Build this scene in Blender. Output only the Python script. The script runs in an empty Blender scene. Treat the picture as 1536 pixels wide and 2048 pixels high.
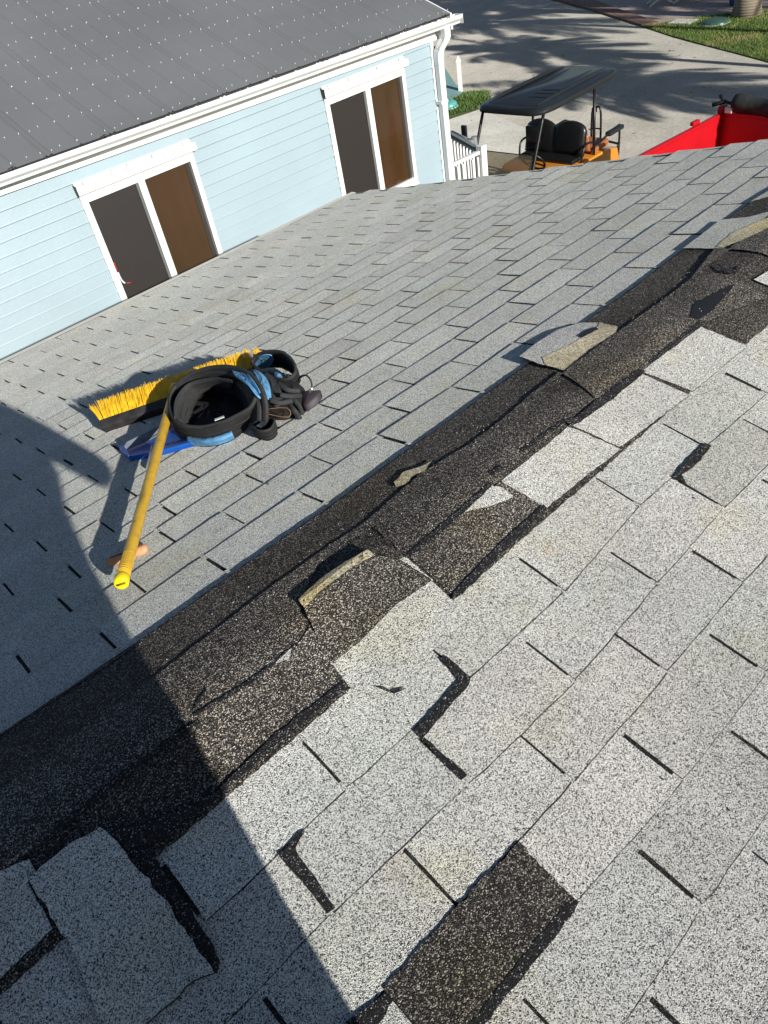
import bpy, bmesh, math, random
import numpy as np
from mathutils import Vector, Matrix
random.seed(7)
R = math.radians
sc = bpy.context.scene
col = sc.collection

# ------------------------------------------------------------------ camera
F = 1525.8                      # focal length in pixels of the 1536x2048 photograph
YAW, PIT, ROL = 0.624745, -0.712407, -0.204532
C = np.array([0.0, -1.01617, 1.18191])
TH = 0.20439                    # roof pitch
cb, sb = math.cos(PIT), math.sin(PIT)
_f = np.array([cb*math.sin(YAW), cb*math.cos(YAW), sb])
_r = np.array([math.cos(YAW), -math.sin(YAW), 0.0])
_u = np.cross(_r, _f)
_r2 = math.cos(ROL)*_r + math.sin(ROL)*_u
_u2 = -math.sin(ROL)*_r + math.cos(ROL)*_u
cam = bpy.data.objects.new('camera', bpy.data.cameras.new('camera'))
col.objects.link(cam)
cam.matrix_world = Matrix(((_r2[0], _u2[0], -_f[0], C[0]), (_r2[1], _u2[1], -_f[1], C[1]),
                           (_r2[2], _u2[2], -_f[2], C[2]), (0, 0, 0, 1)))
cam.data.sensor_fit = 'VERTICAL'
cam.data.sensor_height = 24
cam.data.lens = 24*F/2048
cam.data.clip_start = 0.02
cam.data.clip_end = 2000
sc.camera = cam

# ------------------------------------------------------------------ light
SUN_EL, SUN_TRAVEL_AZ = R(22.1), R(84.9)
w = bpy.data.worlds.new('World'); sc.world = w; w.use_nodes = True
nt = w.node_tree
sky = nt.nodes.new('ShaderNodeTexSky'); sky.sky_type = 'NISHITA'; sky.sun_disc = False
sky.sun_elevation = SUN_EL
sx, sy = -math.cos(SUN_TRAVEL_AZ), -math.sin(SUN_TRAVEL_AZ)      # towards the sun
sky.sun_rotation = math.atan2(sx, sy)
sky.altitude = 10; sky.dust_density = 0.6; sky.ozone_density = 2.0
bg = nt.nodes['Background']; bg.inputs[1].default_value = 0.062
nt.links.new(sky.outputs[0], bg.inputs[0])
sun = bpy.data.objects.new('sun', bpy.data.lights.new('sun', 'SUN')); col.objects.link(sun)
sun.data.energy = 5.0; sun.data.angle = R(0.5); sun.data.color = (1.0, 0.95, 0.86)
Ldir = Vector((math.cos(SUN_EL)*math.cos(SUN_TRAVEL_AZ), math.cos(SUN_EL)*math.sin(SUN_TRAVEL_AZ), -math.sin(SUN_EL)))
sun.rotation_euler = Ldir.to_track_quat('-Z', 'Y').to_euler()
sc.view_settings.view_transform = 'Standard'; sc.view_settings.look = 'None'
sc.view_settings.exposure = 0.36; sc.view_settings.gamma = 1
sc.view_settings.use_curve_mapping = False

# ------------------------------------------------------------------ geometry of the place
G = -3.8                        # ground height below the ridge
WY = 5.4                        # wall plane of the blue house
CT, ST = math.cos(TH), math.sin(TH)

def ray(x, y):
    v = (x-768)/F*_r2 - (y-1024)/F*_u2 + _f
    return v/np.linalg.norm(v)
def hz(x, y, z):
    d = ray(x, y); return C + d*(z-C[2])/d[2]
def hy(x, y, Y):
    d = ray(x, y); return C + d*(Y-C[1])/d[1]
def hx(x, y, X):
    d = ray(x, y); return C + d*(X-C[0])/d[0]
def rf(x, y, side, h=0.0):      # photograph point -> (X, s) on a roof slope
    n = np.array([0, side*ST, CT]); d = ray(x, y)
    P = C + d*((h - n@C)/(n@d))
    q = P - h*n
    return P[0], side*q[1]/CT
def ridge(x, y, h=0.0):         # photograph point -> (X, t), t signed across the ridge
    X, s = rf(x, y, -1, h)
    if s >= 0: return X, -s
    X, s = rf(x, y, 1, h)
    return X, max(s, 0)
def m3(X, t, h=0.0):            # (X, t, height over the shingles) -> world
    r = 0.03
    q = math.sqrt(t*t + r*r)
    a = t/q
    return Vector((X, t*CT + a*ST*h, -ST*(q-r*0.6) + CT*h))
def rp(x, y, h):                # point at height h over the far slope
    n = np.array([0, ST, CT]); d = ray(x, y)
    return Vector(C + d*((h - n@C)/(n@d)))
def P3(side, X, s, h):
    return Vector((X, side*(s*CT + h*ST), -s*ST + h*CT))

# ------------------------------------------------------------------ materials
def new_mat(name):
    m = bpy.data.materials.new(name); m.use_nodes = True
    n = m.node_tree.nodes; b = n['Principled BSDF']
    return m, m.node_tree, n, b, m.node_tree.links
def plain(name, c, rough=0.6, metal=0.0, var=0.12, scale=6.0, bump=0.0, bscale=60.0, spec=0.5, coat=0.0):
    m, t, n, b, l = new_mat(name)
    tc = n.new('ShaderNodeTexCoord')
    no = n.new('ShaderNodeTexNoise'); no.inputs['Scale'].default_value = scale; no.inputs['Detail'].default_value = 6
    l.new(tc.outputs['Object'], no.inputs['Vector'])
    cr = n.new('ShaderNodeValToRGB')
    cr.color_ramp.elements[0].position = 0.3; cr.color_ramp.elements[1].position = 0.7
    cr.color_ramp.elements[0].color = tuple(x*(1-var) for x in c)+(1,)
    cr.color_ramp.elements[1].color = tuple(min(1, x*(1+var)) for x in c)+(1,)
    l.new(no.outputs['Fac'], cr.inputs['Fac']); l.new(cr.outputs[0], b.inputs['Base Color'])
    b.inputs['Roughness'].default_value = rough; b.inputs['Metallic'].default_value = metal
    b.inputs['Specular IOR Level'].default_value = spec; b.inputs['Coat Weight'].default_value = coat
    if bump:
        n2 = n.new('ShaderNodeTexNoise'); n2.inputs['Scale'].default_value = bscale; n2.inputs['Detail'].default_value = 5
        l.new(tc.outputs['Object'], n2.inputs['Vector'])
        bp = n.new('ShaderNodeBump'); bp.inputs['Strength'].default_value = 1; bp.inputs['Distance'].default_value = bump
        l.new(n2.outputs['Fac'], bp.inputs['Height']); l.new(bp.outputs[0], b.inputs['Normal'])
    return m

def granules(name, stops, scale=620, bump=0.0017, stain=0.0, tint=(1, 1, 1), rough=0.95, tone=True, lowvar=0.10):
    m, t, n, b, l = new_mat(name)
    tc = n.new('ShaderNodeTexCoord')
    vo = n.new('ShaderNodeTexVoronoi'); vo.inputs['Scale'].default_value = scale
    l.new(tc.outputs['Object'], vo.inputs['Vector'])
    sp = n.new('ShaderNodeSeparateColor'); l.new(vo.outputs['Color'], sp.inputs[0])
    cr = n.new('ShaderNodeValToRGB'); cr.color_ramp.interpolation = 'LINEAR'
    e = cr.color_ramp.elements
    e[0].position = stops[0][0]; e[0].color = (*stops[0][1], 1)
    e[1].position = stops[-1][0]; e[1].color = (*stops[-1][1], 1)
    for p_, c_ in stops[1:-1]:
        q = e.new(p_); q.color = (*c_, 1)
    l.new(sp.outputs[0], cr.inputs['Fac'])
    cur = cr.outputs[0]
    # wear: slow brightness changes
    no = n.new('ShaderNodeTexNoise'); no.inputs['Scale'].default_value = 3.1; no.inputs['Detail'].default_value = 8
    no.inputs['Roughness'].default_value = 0.65
    l.new(tc.outputs['Object'], no.inputs['Vector'])
    mr = n.new('ShaderNodeMapRange'); mr.inputs['From Min'].default_value = 0.3; mr.inputs['From Max'].default_value = 0.7
    mr.inputs['To Min'].default_value = 1-lowvar; mr.inputs['To Max'].default_value = 1+lowvar
    l.new(no.outputs['Fac'], mr.inputs['Value'])
    mx = n.new('ShaderNodeMix'); mx.data_type = 'RGBA'; mx.blend_type = 'MULTIPLY'; mx.inputs['Factor'].default_value = 1
    l.new(cur, mx.inputs[6]); l.new(mr.outputs[0], mx.inputs[7]); cur = mx.outputs[2]
    if tone:
        at = n.new('ShaderNodeAttribute'); at.attribute_name = 'tone'
        mx = n.new('ShaderNodeMix'); mx.data_type = 'RGBA'; mx.blend_type = 'MULTIPLY'; mx.inputs['Factor'].default_value = 1
        l.new(cur, mx.inputs[6]); l.new(at.outputs['Color'], mx.inputs[7]); cur = mx.outputs[2]
    if stain:
        for sc_, lo, hi, c_, a in ((4.3, 0.55, 0.70, (1.0, 0.93, 0.70), stain), (9.0, 0.66, 0.76, (1.0, 0.78, 0.55), stain*0.9), (15.0, 0.64, 0.72, (.62, .60, .56), stain*.7),
                                   (1.7, 0.5, 0.75, (0.90, 0.96, 0.93), 0.6)):
            ns = n.new('ShaderNodeTexNoise'); ns.inputs['Scale'].default_value = sc_; ns.inputs['Detail'].default_value = 4
            mp = n.new('ShaderNodeMapping'); mp.inputs['Location'].default_value = (sc_*3.1, sc_, 2.0)
            l.new(tc.outputs['Object'], mp.inputs[0]); l.new(mp.outputs[0], ns.inputs['Vector'])
            m2 = n.new('ShaderNodeMapRange'); m2.inputs['From Min'].default_value = lo; m2.inputs['From Max'].default_value = hi
            m2.inputs['To Max'].default_value = a
            l.new(ns.outputs['Fac'], m2.inputs['Value'])
            mx = n.new('ShaderNodeMix'); mx.data_type = 'RGBA'; mx.blend_type = 'MULTIPLY'
            l.new(m2.outputs[0], mx.inputs['Factor']); l.new(cur, mx.inputs[6]); mx.inputs[7].default_value = (*c_, 1)
            cur = mx.outputs[2]
    l.new(cur, b.inputs['Base Color'])
    b.inputs['Roughness'].default_value = rough
    b.inputs['Specular IOR Level'].default_value = 0.25
    try: b.inputs['Diffuse Roughness'].default_value = 1.0
    except Exception: pass
    bp = n.new('ShaderNodeBump'); bp.inputs['Strength'].default_value = 1.0; bp.inputs['Distance'].default_value = bump
    bp.invert = True
    l.new(vo.outputs['Distance'], bp.inputs['Height']); l.new(bp.outputs[0], b.inputs['Normal'])
    return m

WG = [(0.0, (0.02, 0.02, 0.022)), (0.13, (0.06, 0.06, 0.063)), (0.30, (0.38, 0.38, 0.37)), (0.55, (0.62, 0.62, 0.60)), (1.0, (0.86, 0.85, 0.82))]
M_white = granules('weathered_white_granules', WG, stain=0.36)
FG = [(0.0, (0.07, 0.072, 0.07)), (0.2, (0.27, 0.275, 0.265)), (0.45, (0.555, 0.565, 0.535)), (1.0, (0.86, 0.87, 0.825))]
M_far = granules('weathered_grey_granules', FG, stain=0.35, bump=0.0020)
DG = [(0.0, (0.006, 0.006, 0.006)), (0.40, (0.022, 0.020, 0.019)), (0.66, (0.060, 0.052, 0.047)), (0.82, (0.16, 0.142, 0.125)), (1.0, (0.56, 0.52, 0.47))]
M_dark = granules('unfaded_brown_granules', DG, scale=520, stain=0.5, lowvar=0.3, rough=0.8)
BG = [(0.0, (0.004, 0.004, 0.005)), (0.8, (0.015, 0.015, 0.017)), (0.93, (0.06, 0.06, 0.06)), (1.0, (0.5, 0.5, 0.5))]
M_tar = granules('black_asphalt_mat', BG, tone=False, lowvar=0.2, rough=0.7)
M_base = granules('dirty_asphalt', [(0.0, (0.004, 0.004, 0.004)), (0.7, (0.02, 0.02, 0.02)), (1.0, (0.12, 0.12, 0.12))], tone=False)
M_tan = granules('bare_fibreglass_mat', [(0, (.10, .085, .05)), (.25, (.30, .26, .18)), (.6, (.40, .35, .24)), (1, (.60, .56, .44))], scale=330, bump=.0006, stain=.9, tone=False, lowvar=.45)
M_blot = plain('roofing_cement', (0.012, 0.012, 0.013), 0.55, bump=0.003, bscale=90)
M_trim = plain('white_trim', (0.74, 0.74, 0.72), 0.45, var=0.05, scale=3)
M_alu = plain('white_aluminium', (0.72, 0.74, 0.74), 0.35, var=0.06, scale=4, spec=0.6)

# ------------------------------------------------------------------ object helpers
def tag(o, label=None, cat=None, group=None, kind=None):
    if label: o['label'] = label
    if cat: o['category'] = cat
    if group: o['group'] = group
    if kind: o['kind'] = kind
    return o
def thing(name, label, cat, loc=(0, 0, 0), rz=0.0, group=None):
    o = bpy.data.objects.new(name, None); col.objects.link(o)
    o.location = loc; o.rotation_euler = (0, 0, rz)
    o.empty_display_size = 0.1
    return tag(o, label, cat, group)
def link(name, bm, mats, parent=None, smooth=False, keepworld=True):
    me = bpy.data.meshes.new(name)
    bm.normal_update()
    bm.to_mesh(me); bm.free()
    for m in (mats if isinstance(mats, (list, tuple)) else [mats]): me.materials.append(m)
    if smooth:
        for p_ in me.polygons: p_.use_smooth = True
    o = bpy.data.objects.new(name, me); col.objects.link(o)
    if parent is not None: o.parent = parent
    return o
def box(bm, lo, hi, mi=0, bev=0.0, mat=None):
    x0, y0, z0 = lo; x1, y1, z1 = hi
    r = bmesh.ops.create_cube(bm, size=1.0)
    vs = r['verts']
    for v in vs:
        v.co = Vector(((x0+x1)/2 + v.co.x*(x1-x0), (y0+y1)/2 + v.co.y*(y1-y0), (z0+z1)/2 + v.co.z*(z1-z0)))
    fs = set(f for v in vs for f in v.link_faces)
    if bev > 0:
        es = set(e for v in vs for e in v.link_edges)
        rr = bmesh.ops.bevel(bm, geom=list(es), offset=bev, segments=2, affect='EDGES', profile=0.6)
        fs = set(rr['faces']) | set(f for f in fs if f.is_valid)
        vs = list({v for f in fs for v in f.verts})
    for f in fs:
        if f.is_valid: f.material_index = mi
    if mat is not None:
        for v in vs: v.co = mat @ v.co
    return vs
def tube(bm, pts, r, n=8, mi=0, cap=True, flat=1.0):
    pts = [Vector(p_) for p_ in pts]
    rs = r if isinstance(r, (list, tuple)) else [r]*len(pts)
    rings = []
    up = None
    for i, p_ in enumerate(pts):
        d = (pts[min(i+1, len(pts)-1)] - pts[max(i-1, 0)])
        if d.length < 1e-9: d = Vector((0, 0, 1))
        d.normalize()
        if up is None: up = d.orthogonal().normalized()
        up = (up - d*up.dot(d))
        if up.length < 1e-6: up = d.orthogonal()
        up.normalize()
        s_ = d.cross(up)
        rings.append([bm.verts.new(p_ + rs[i]*(math.cos(2*math.pi*k/n)*up + flat*math.sin(2*math.pi*k/n)*s_)) for k in range(n)])
    for a, b_ in zip(rings, rings[1:]):
        for k in range(n):
            f = bm.faces.new((a[k], a[(k+1) % n], b_[(k+1) % n], b_[k])); f.material_index = mi; f.smooth = True
    if cap:
        for q in (rings[0][::-1], rings[-1]):
            f = bm.faces.new(q); f.material_index = mi
    return rings
def smoothpts(pts, k=6, closed=False):
    pts = [Vector(p_) for p_ in pts]; n = len(pts); out = []
    rng = range(n) if closed else range(n-1)
    for i in rng:
        if closed: a, b_, c_, d_ = pts[i-1], pts[i], pts[(i+1) % n], pts[(i+2) % n]
        else: a, b_, c_, d_ = pts[max(i-1, 0)], pts[i], pts[i+1], pts[min(i+2, n-1)]
        for j in range(k):
            t = j/k
            out.append(0.5*((2*b_) + (c_-a)*t + (2*a-5*b_+4*c_-d_)*t*t + (3*b_-a-3*c_+d_)*t**3))
    if not closed: out.append(pts[-1])
    return out
def prism(bm, pts, dz, mi=0):     # polygon (list of Vectors, ccw from above) extruded along vector dz
    a = [bm.verts.new(p_) for p_ in pts]; b_ = [bm.verts.new(Vector(p_)+Vector(dz)) for p_ in pts]
    n = len(pts)
    fs = [bm.faces.new(b_), bm.faces.new(a[::-1])]
    for i in range(n): fs.append(bm.faces.new((a[i], a[(i+1) % n], b_[(i+1) % n], b_[i])))
    for f in fs: f.material_index = mi
    return fs

# ================================================================== THE SHINGLED ROOF
EN, EF, W = 0.135736, 0.133358, 0.305
S0N, S0F = 0.2031, 0.30164
EAVE = 3.67
def rake(s): return 3.80 - 0.15*max(0, s-0.6)/3.07
XL = -4.6
roof = thing('shingled_building', 'low building under the worn grey shingle roof in the foreground', 'building', (0, 0, 0))

near_px = {
 0: [(1235, 898), (1378, 791)],
 1: [(692.7, 1579.7), (934.7, 1360.5), (1127.4, 1183.4), (1278, 1012), (1410, 895), (1533, 788.5)],
 2: [(663, 1827.6), (935, 1570), (1149.5, 1363), (1315.7, 1169), (1448, 1017)],
 3: [(914, 1812.6), (1144, 1562.6), (1334, 1345), (1485, 1167.8)],
 4: [(1151, 1805), (1362.6, 1562.6)],
 5: [(1405.5, 1814)]}
near_ph = {0: 1.342, 1: 0.2907, 2: 0.1389, 3: 0.2844, 4: 0.4229, 5: 0.5718}
far_px = {
 1: [(406, 1114.7), (596, 985.8), (757.3, 873.8), (903, 776), (1029.4, 687.6), (1144, 609.3), (1247.6, 536.9), (1344, 471.6), (1427.8, 412)],
 2: [(445, 1026), (618.3, 913), (767.7, 813.9), (903, 725.4), (1019, 645.9), (1129.8, 572.4), (1227.7, 507), (1318.6, 446), (1400.9, 390.7), (1477.5, 338.2)],
 3: [(484, 948), (639, 849), (780.7, 760.5), (908.3, 680.3), (1016.4, 606.9), (1119.9, 539.7), (1213.5, 478.7), (1298.7, 421.9), (1376.7, 370.8), (1452, 323)]}
far_ph = {1: .4650, 2: .6044, 3: .7509, 4: 1.7559, 5: 1.9044, 6: 2.0490, 7: 2.1872, 8: 2.3296, 9: 2.4819, 10: 2.6305, 11: 2.7774,
          12: 2.9196, 13: 3.0674, 14: 3.2138, 15: 3.3592, 16: 3.5047}

def joints(k, px, ph, side):
    """joint positions (X, s) along the butt line of course k"""
    base = S0N + k*EN if side < 0 else S0F + k*EF
    known = [rf(x, y, side) for x, y in px.get(k, [])]
    if known:
        out = []
        # keep measured joints, fill gaps of two tabs, extend regularly
        ks = sorted(known)
        out = [ks[0]]
        for a in ks[1:]:
            b_ = out[-1]; nn = max(1, round((a[0]-b_[0])/W))
            for i in range(1, nn): out.append((b_[0]+(a[0]-b_[0])*i/nn, b_[1]+(a[1]-b_[1])*i/nn))
            out.append(a)
        x = out[0][0] - W; s = out[0][1]; pre = []
        while x > XL:
            s = s + (base - s)*0.5
            pre.append((x + random.uniform(-.004, .004), s)); x -= W
        out = pre[::-1] + out
        x = out[-1][0] + W; s = out[-1][1]
        while x < 3.9:
            s = s + (base - s)*0.5
            out.append((x + random.uniform(-.004, .004), s)); x += W
        return out
    x0 = ph % W
    n0 = int((XL - x0)//W)
    return [(x0 + i*W + random.uniform(-.005, .005), base) for i in range(n0+1, n0+1+40) if x0+i*W < 3.9]

def interp(line, x):
    xs = [p_[0] for p_ in line]
    if x <= xs[0]: return line[0][1]
    if x >= xs[-1]: return line[-1][1]
    i = np.searchsorted(xs, x)
    a, b_ = line[i-1], line[i]
    return a[1] + (b_[1]-a[1])*(x-a[0])/(b_[0]-a[0]+1e-9)

def course_lines(side):
    lines = {}
    kmax = 27 if side > 0 else 26
    for k in range(0 if side < 0 else 1, kmax):
        base = S0N + k*EN if side < 0 else S0F + k*EF
        if base > EAVE + 0.004: break
        if side > 0:
            ph = far_ph.get(k, (far_ph[16] - 0.0045*(k-16) + 0.1525*((k-16) % 2)))
            lines[k] = joints(k, far_px, ph, 1)
        else:
            ph = near_ph.get(k, 0.10 + 0.1525*(k % 2))
            lines[k] = joints(k, near_px, ph, -1)
    return lines

def shingle_field(side, lines, mat, bh, slot, skip=lambda k, xa, xb: False, top0=0.19):
    bm = bmesh.new()
    cl = bm.loops.layers.float_color.new('tone')
    for k in sorted(lines):
        L_ = lines[k]
        prev = lines.get(k-1)
        sprev = (lambda x: interp(prev, x)) if prev else (lambda x: top0)
        for i in range(len(L_)-1):
            xa, sa = L_[i]; xb, sb_ = L_[i+1]
            if xa < XL: continue
            sm = (sa+sb_)/2
            xr = rake(sm)
            if xa > xr - 0.02: continue
            last = xb > xr
            if last:
                sb_ = sa + (sb_-sa)*(xr-xa)/(xb-xa); xb = xr + random.uniform(-.006, .008)
            if skip(k, xa, xb): continue
            g = slot/2*random.uniform(0.8, 1.25)
            x0, x1 = xa+g, xb-(0 if last else g)
            lift = random.uniform(0.75, 1.3)*bh
            tilt = random.uniform(-.25, .25)*bh
            tonev = random.gauss(1.0, 0.045 if side < 0 else 0.032)
            tc_ = (tonev*random.uniform(.99, 1.01), tonev, tonev*random.uniform(.985, 1.015), 1)
            n = 8; g0 = []; g1 = []; g2 = []; gs = []
            ds = random.uniform(-.0015, .0015)
            skew = random.uniform(-.002, .002)
            for j in range(n+1):
                f = j/n; x = x0 + (x1-x0)*f
                s_b = sa + (sb_-sa)*f + ds + random.uniform(-.0011, .0011)
                if j in (0, n): s_b -= random.uniform(.0, .0025)
                hh = max(0.0008, lift + tilt*(2*f-1))
                s_t = sprev(x) - 0.018
                s_m = s_b - 0.125
                xo = skew if 0 < j < n else skew
                g0.append(P3(side, x, s_b, hh))
                g1.append(P3(side, x+xo, (s_b+s_t)/2, 0.0003 + (hh-0.0003)*0.55))
                g2.append(P3(side, x+xo, s_t, 0.0003))
                gs.append(P3(side, x, s_b + (0.0022 if side < 0 else 0.0012)*random.uniform(.4, 1.3), -0.0008 + 0.0012*(side < 0)))
            rows = [[bm.verts.new(v) for v in row] for row in (gs, g0, g1, g2)]
            gsr = rows[0]
            for a, b_ in zip(rows, rows[1:]):
                for j in range(n):
                    vs = (a[j], a[j+1], b_[j+1], b_[j])
                    if side > 0: vs = vs[::-1]
                    fc = bm.faces.new(vs)
                    if a is gsr: fc.material_index = 1
                    for lp in fc.loops: lp[cl] = tc_
            # joint flanks
            for j, sgn in ((0, 1), (n, -1)):
                vs = [rows[0][j], rows[1][j], rows[2][j], rows[3][j]]
                fc = bm.faces.new(vs if sgn*side < 0 else vs[::-1]); fc.material_index = 1
                for lp in fc.loops: lp[cl] = tc_
            # closed top of the slot
            if not last:
                sj = sb_ - 0.122
                st = sprev(xb) - 0.015
                if sj > st + 0.002:
                    q = [(xb-g-.001, sj), (xb+g+.001, sj + random.uniform(-.002, .002)), (xb+g+.001, st), (xb-g-.001, st)]
                    vs = [bm.verts.new(P3(side, x, s, 0.0005 + bh*(s-st)/EN)) for x, s in q]
                    fc = bm.faces.new(vs if side < 0 else vs[::-1])
                    for lp in fc.loops: lp[cl] = tc_
    return bm

def slab_sheet(side, s0, s1, h, mat, name):
    bm = bmesh.new()
    v = [bm.verts.new(P3(side, x, s, h)) for x, s in ((XL, s0), (rake(s0)-.01, s0), (rake(s1)-.01, s1), (XL, s1))]
    bm.faces.new(v if side > 0 else v)
    return link(name, bm, mat, roof)

near_lines = course_lines(-1); far_lines = course_lines(1)
XM0, XM1 = rf(1151, 1805, -1)[0]-0.30, rf(1151, 1805, -1)[0]
def skip_near(k, xa, xb):
    if k == 0: return True
    if k == 4 and abs(xb-XM1) < 0.03: return True
    return False
nb = shingle_field(-1, near_lines, M_white, 0.0030, 0.0065, skip_near)
tag(link('shingle_field', nb, [M_white, M_tar], roof), 'sunlit near slope of pale three-tab shingles')
fb = shingle_field(1, far_lines, M_far, 0.0042, 0.0075, top0=0.17)
tag(link('shingle_field', fb, [M_far, M_tar], roof), 'grey far slope of three-tab shingles running down to the eave')
slab_sheet(-1, 0.0, EAVE, -0.0008, M_base, 'underlayment')
slab_sheet(1, 0.0, EAVE, -0.0008, M_base, 'underlayment')

# ---- building under the roof
M_fascia = plain('cream_fascia', (0.70, 0.68, 0.60), 0.5, var=0.06)
M_wallb = plain('stucco', (0.62, 0.60, 0.54), 0.9, bump=0.004, bscale=120)
for side in (-1, 1):
    bm = bmesh.new()
    a = P3(side, XL, EAVE, -0.004); b_ = P3(side, rake(EAVE)+.012, EAVE, -0.004)
    # drip edge and fascia along the eave
    y0, y1 = sorted((a.y-side*.002, a.y+side*0.040))
    box(bm, (XL, y0, a.z-0.035), (rake(EAVE)+.014, y1, a.z+0.004), bev=0.003)
    y0, y1 = sorted((a.y-side*0.03, a.y-side*0.002))
    box(bm, (XL, y0, a.z-0.19), (rake(EAVE)-.0, y1, a.z-0.036))
    link('eave_trim', bm, M_fascia, roof)
bm = bmesh.new()
for side in (-1, 1):
    pts = []
    for s in (0, 0.6, EAVE-.001):
        pts.append((s, rake(s)))
    for (s0, x0), (s1, x1) in zip(pts, pts[1:]):
        a, b_ = P3(side, x0-.002, s0, -0.003), P3(side, x1-.002, s1, -0.003)
        q = [a, b_, b_+Vector((0, 0, -.16)), a+Vector((0, 0, -.16))]
        prism(bm, [v+Vector((-.025, 0, 0)) for v in q], (0.03, 0, 0))
bmesh.ops.recalc_face_normals(bm, faces=bm.faces)
link('rake_board', bm, M_fascia, roof)
bm = bmesh.new()
ye = EAVE*CT - 0.35
box(bm, (XL+.3, -ye, G+.02), (3.35, ye, -EAVE*ST-0.12))
v = [Vector((3.35, -ye, -EAVE*ST-.12)), Vector((3.35, ye, -EAVE*ST-.12)), Vector((3.35, 0, -.09))]
prism(bm, v, (-0.1, 0, 0))
v = [Vector((XL+.3, -ye, -EAVE*ST-.12)), Vector((XL+.3, ye, -EAVE*ST-.12)), Vector((XL+.3, 0, -.09))]
prism(bm, v, (0.1, 0, 0))
bmesh.ops.recalc_face_normals(bm, faces=bm.faces)
link('wall', bm, M_wallb, roof)
bm = bmesh.new()
for side in (-1, 1):
    q = [P3(side, x, s, -0.02) for x, s in ((XL+.01, 0.0), (3.62, 0.0), (3.60, EAVE-.05), (XL+.01, EAVE-.05))]
    prism(bm, q, (0, 0, -0.05))
bmesh.ops.recalc_face_normals(bm, faces=bm.faces)
link('roof_deck', bm, plain('plywood', (0.42, 0.31, 0.18), 0.8), roof)

# ---- pieces along the ridge: polygons given as points of the roof, cut into real sheets
def piece(name, poly, h, thick, mat, label=None, lift=None, jag=0.0016, cuts=0, px=True, parent=roof, tone=1.0, step=0.035, skirt=None):
    pts = [ridge(x, y, 0) for x, y in poly] if px else list(poly)
    # jagged outline
    out = []
    n = len(pts)
    for i in range(n):
        a, b_ = pts[i], pts[(i+1) % n]
        d = math.hypot(b_[0]-a[0], b_[1]-a[1]); m = max(1, int(d/0.012))
        for j in range(m):
            f = j/m
            jx, jy = (random.uniform(-jag, jag), random.uniform(-jag, jag)) if j else (0, 0)
            out.append((a[0]+(b_[0]-a[0])*f+jx, a[1]+(b_[1]-a[1])*f+jy))
    bm = bmesh.new()
    cl = bm.loops.layers.float_color.new('tone')
    vs = [bm.verts.new((x, y, 0)) for x, y in out]
    es = [bm.edges.new((vs[i], vs[(i+1) % len(vs)])) for i in range(len(vs))]
    bmesh.ops.triangle_fill(bm, use_beauty=True, edges=es)
    # slice with grid lines so that the sheet bends over the ridge
    xs = [q[0] for q in out]; ys = [q[1] for q in out]
    def slices(lo, hi, axis, st):
        c_ = math.ceil(lo/st)*st
        while c_ < hi:
            no = (1, 0, 0) if axis == 0 else (0, 1, 0)
            co = (c_+1e-5, 0, 0) if axis == 0 else (0, c_+1e-5, 0)
            bmesh.ops.bisect_plane(bm, geom=list(bm.verts)+list(bm.edges)+list(bm.faces), plane_co=co, plane_no=no)
            c_ += st
    slices(min(ys), max(ys), 1, 0.02)
    slices(min(xs), max(xs), 0, step)
    top = list(bm.faces)
    for f in top:
        if f.normal.z < 0: f.normal_flip()
    bm.normal_update()
    H = lift if lift else (lambda x, t: h)
    bot = {}
    bound = [e for e in bm.edges if e.is_boundary]
    base_h = {}
    sk = thick if skirt is None else skirt
    for v in list(bm.verts): base_h[v] = (v.co.x, v.co.y, H(v.co.x, v.co.y))
    # flanks
    mk = {}
    def low(v):
        if v not in mk:
            x, t, hh = base_h[v]
            mk[v] = bm.verts.new(m3(x, t, hh-sk))
        return mk[v]
    for e in bound:
        f = e.link_faces[0]
        lp = [l_ for l_ in f.loops if l_.edge == e][0]
        a, b_ = lp.vert, lp.link_loop_next.vert
        ff_ = bm.faces.new((b_, a, low(a), low(b_))); ff_.material_index = 1
    # underside for raised sheets
    if lift is not None:
        for f in top:
            ff_ = bm.faces.new([low(v) for v in f.verts][::-1]); ff_.material_index = 1
    for v, (x, t, hh) in base_h.items(): v.co = m3(x, t, hh)
    for f in bm.faces:
        for lp in f.loops: lp[cl] = (tone, tone, tone, 1)
    o = link(name, bm, [mat, M_tar], parent)
    if label: o['label'] = label
    return o

FARE = [(-250, 1650), (0, 1476), (272, 1293), (380, 1215), (484, 1140), (573, 1077), (661, 1017), (739, 960), (796, 918), (867, 868), (916, 834), (976, 790), (1044, 741), (1174, 646), (1270, 577), (1361, 507), (1400, 476), (1460, 437), (1516, 398), (1560, 372), (1640, 322)]
cre = [(-200, 1735), (60, 1545), (307, 1363), (544, 1180), (656, 1100), (737, 1046), (846, 950), (937, 896), (1007, 844), (1100, 771), (1222, 680), (1341, 595), (1455, 507), (1536, 439), (1640, 350)]
# exposed dark base over the ridge (unfaded shingle that the missing caps used to cover)
fe = [ridge(x, y) for x, y in FARE]
fe = [q for q in fe if q[0] < 3.6]
base = [(XL, -0.200), (3.80, -0.200), (3.80, 0.220)] + [(x, t) for x, t in fe[::-1]] + [(XL, 0.23)]
piece('ridge_course', base, 0.0030, 0.004, M_dark, 'unfaded dark shingle course left bare along the ridge', px=False, jag=0.002, step=0.1, tone=.68)
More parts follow.
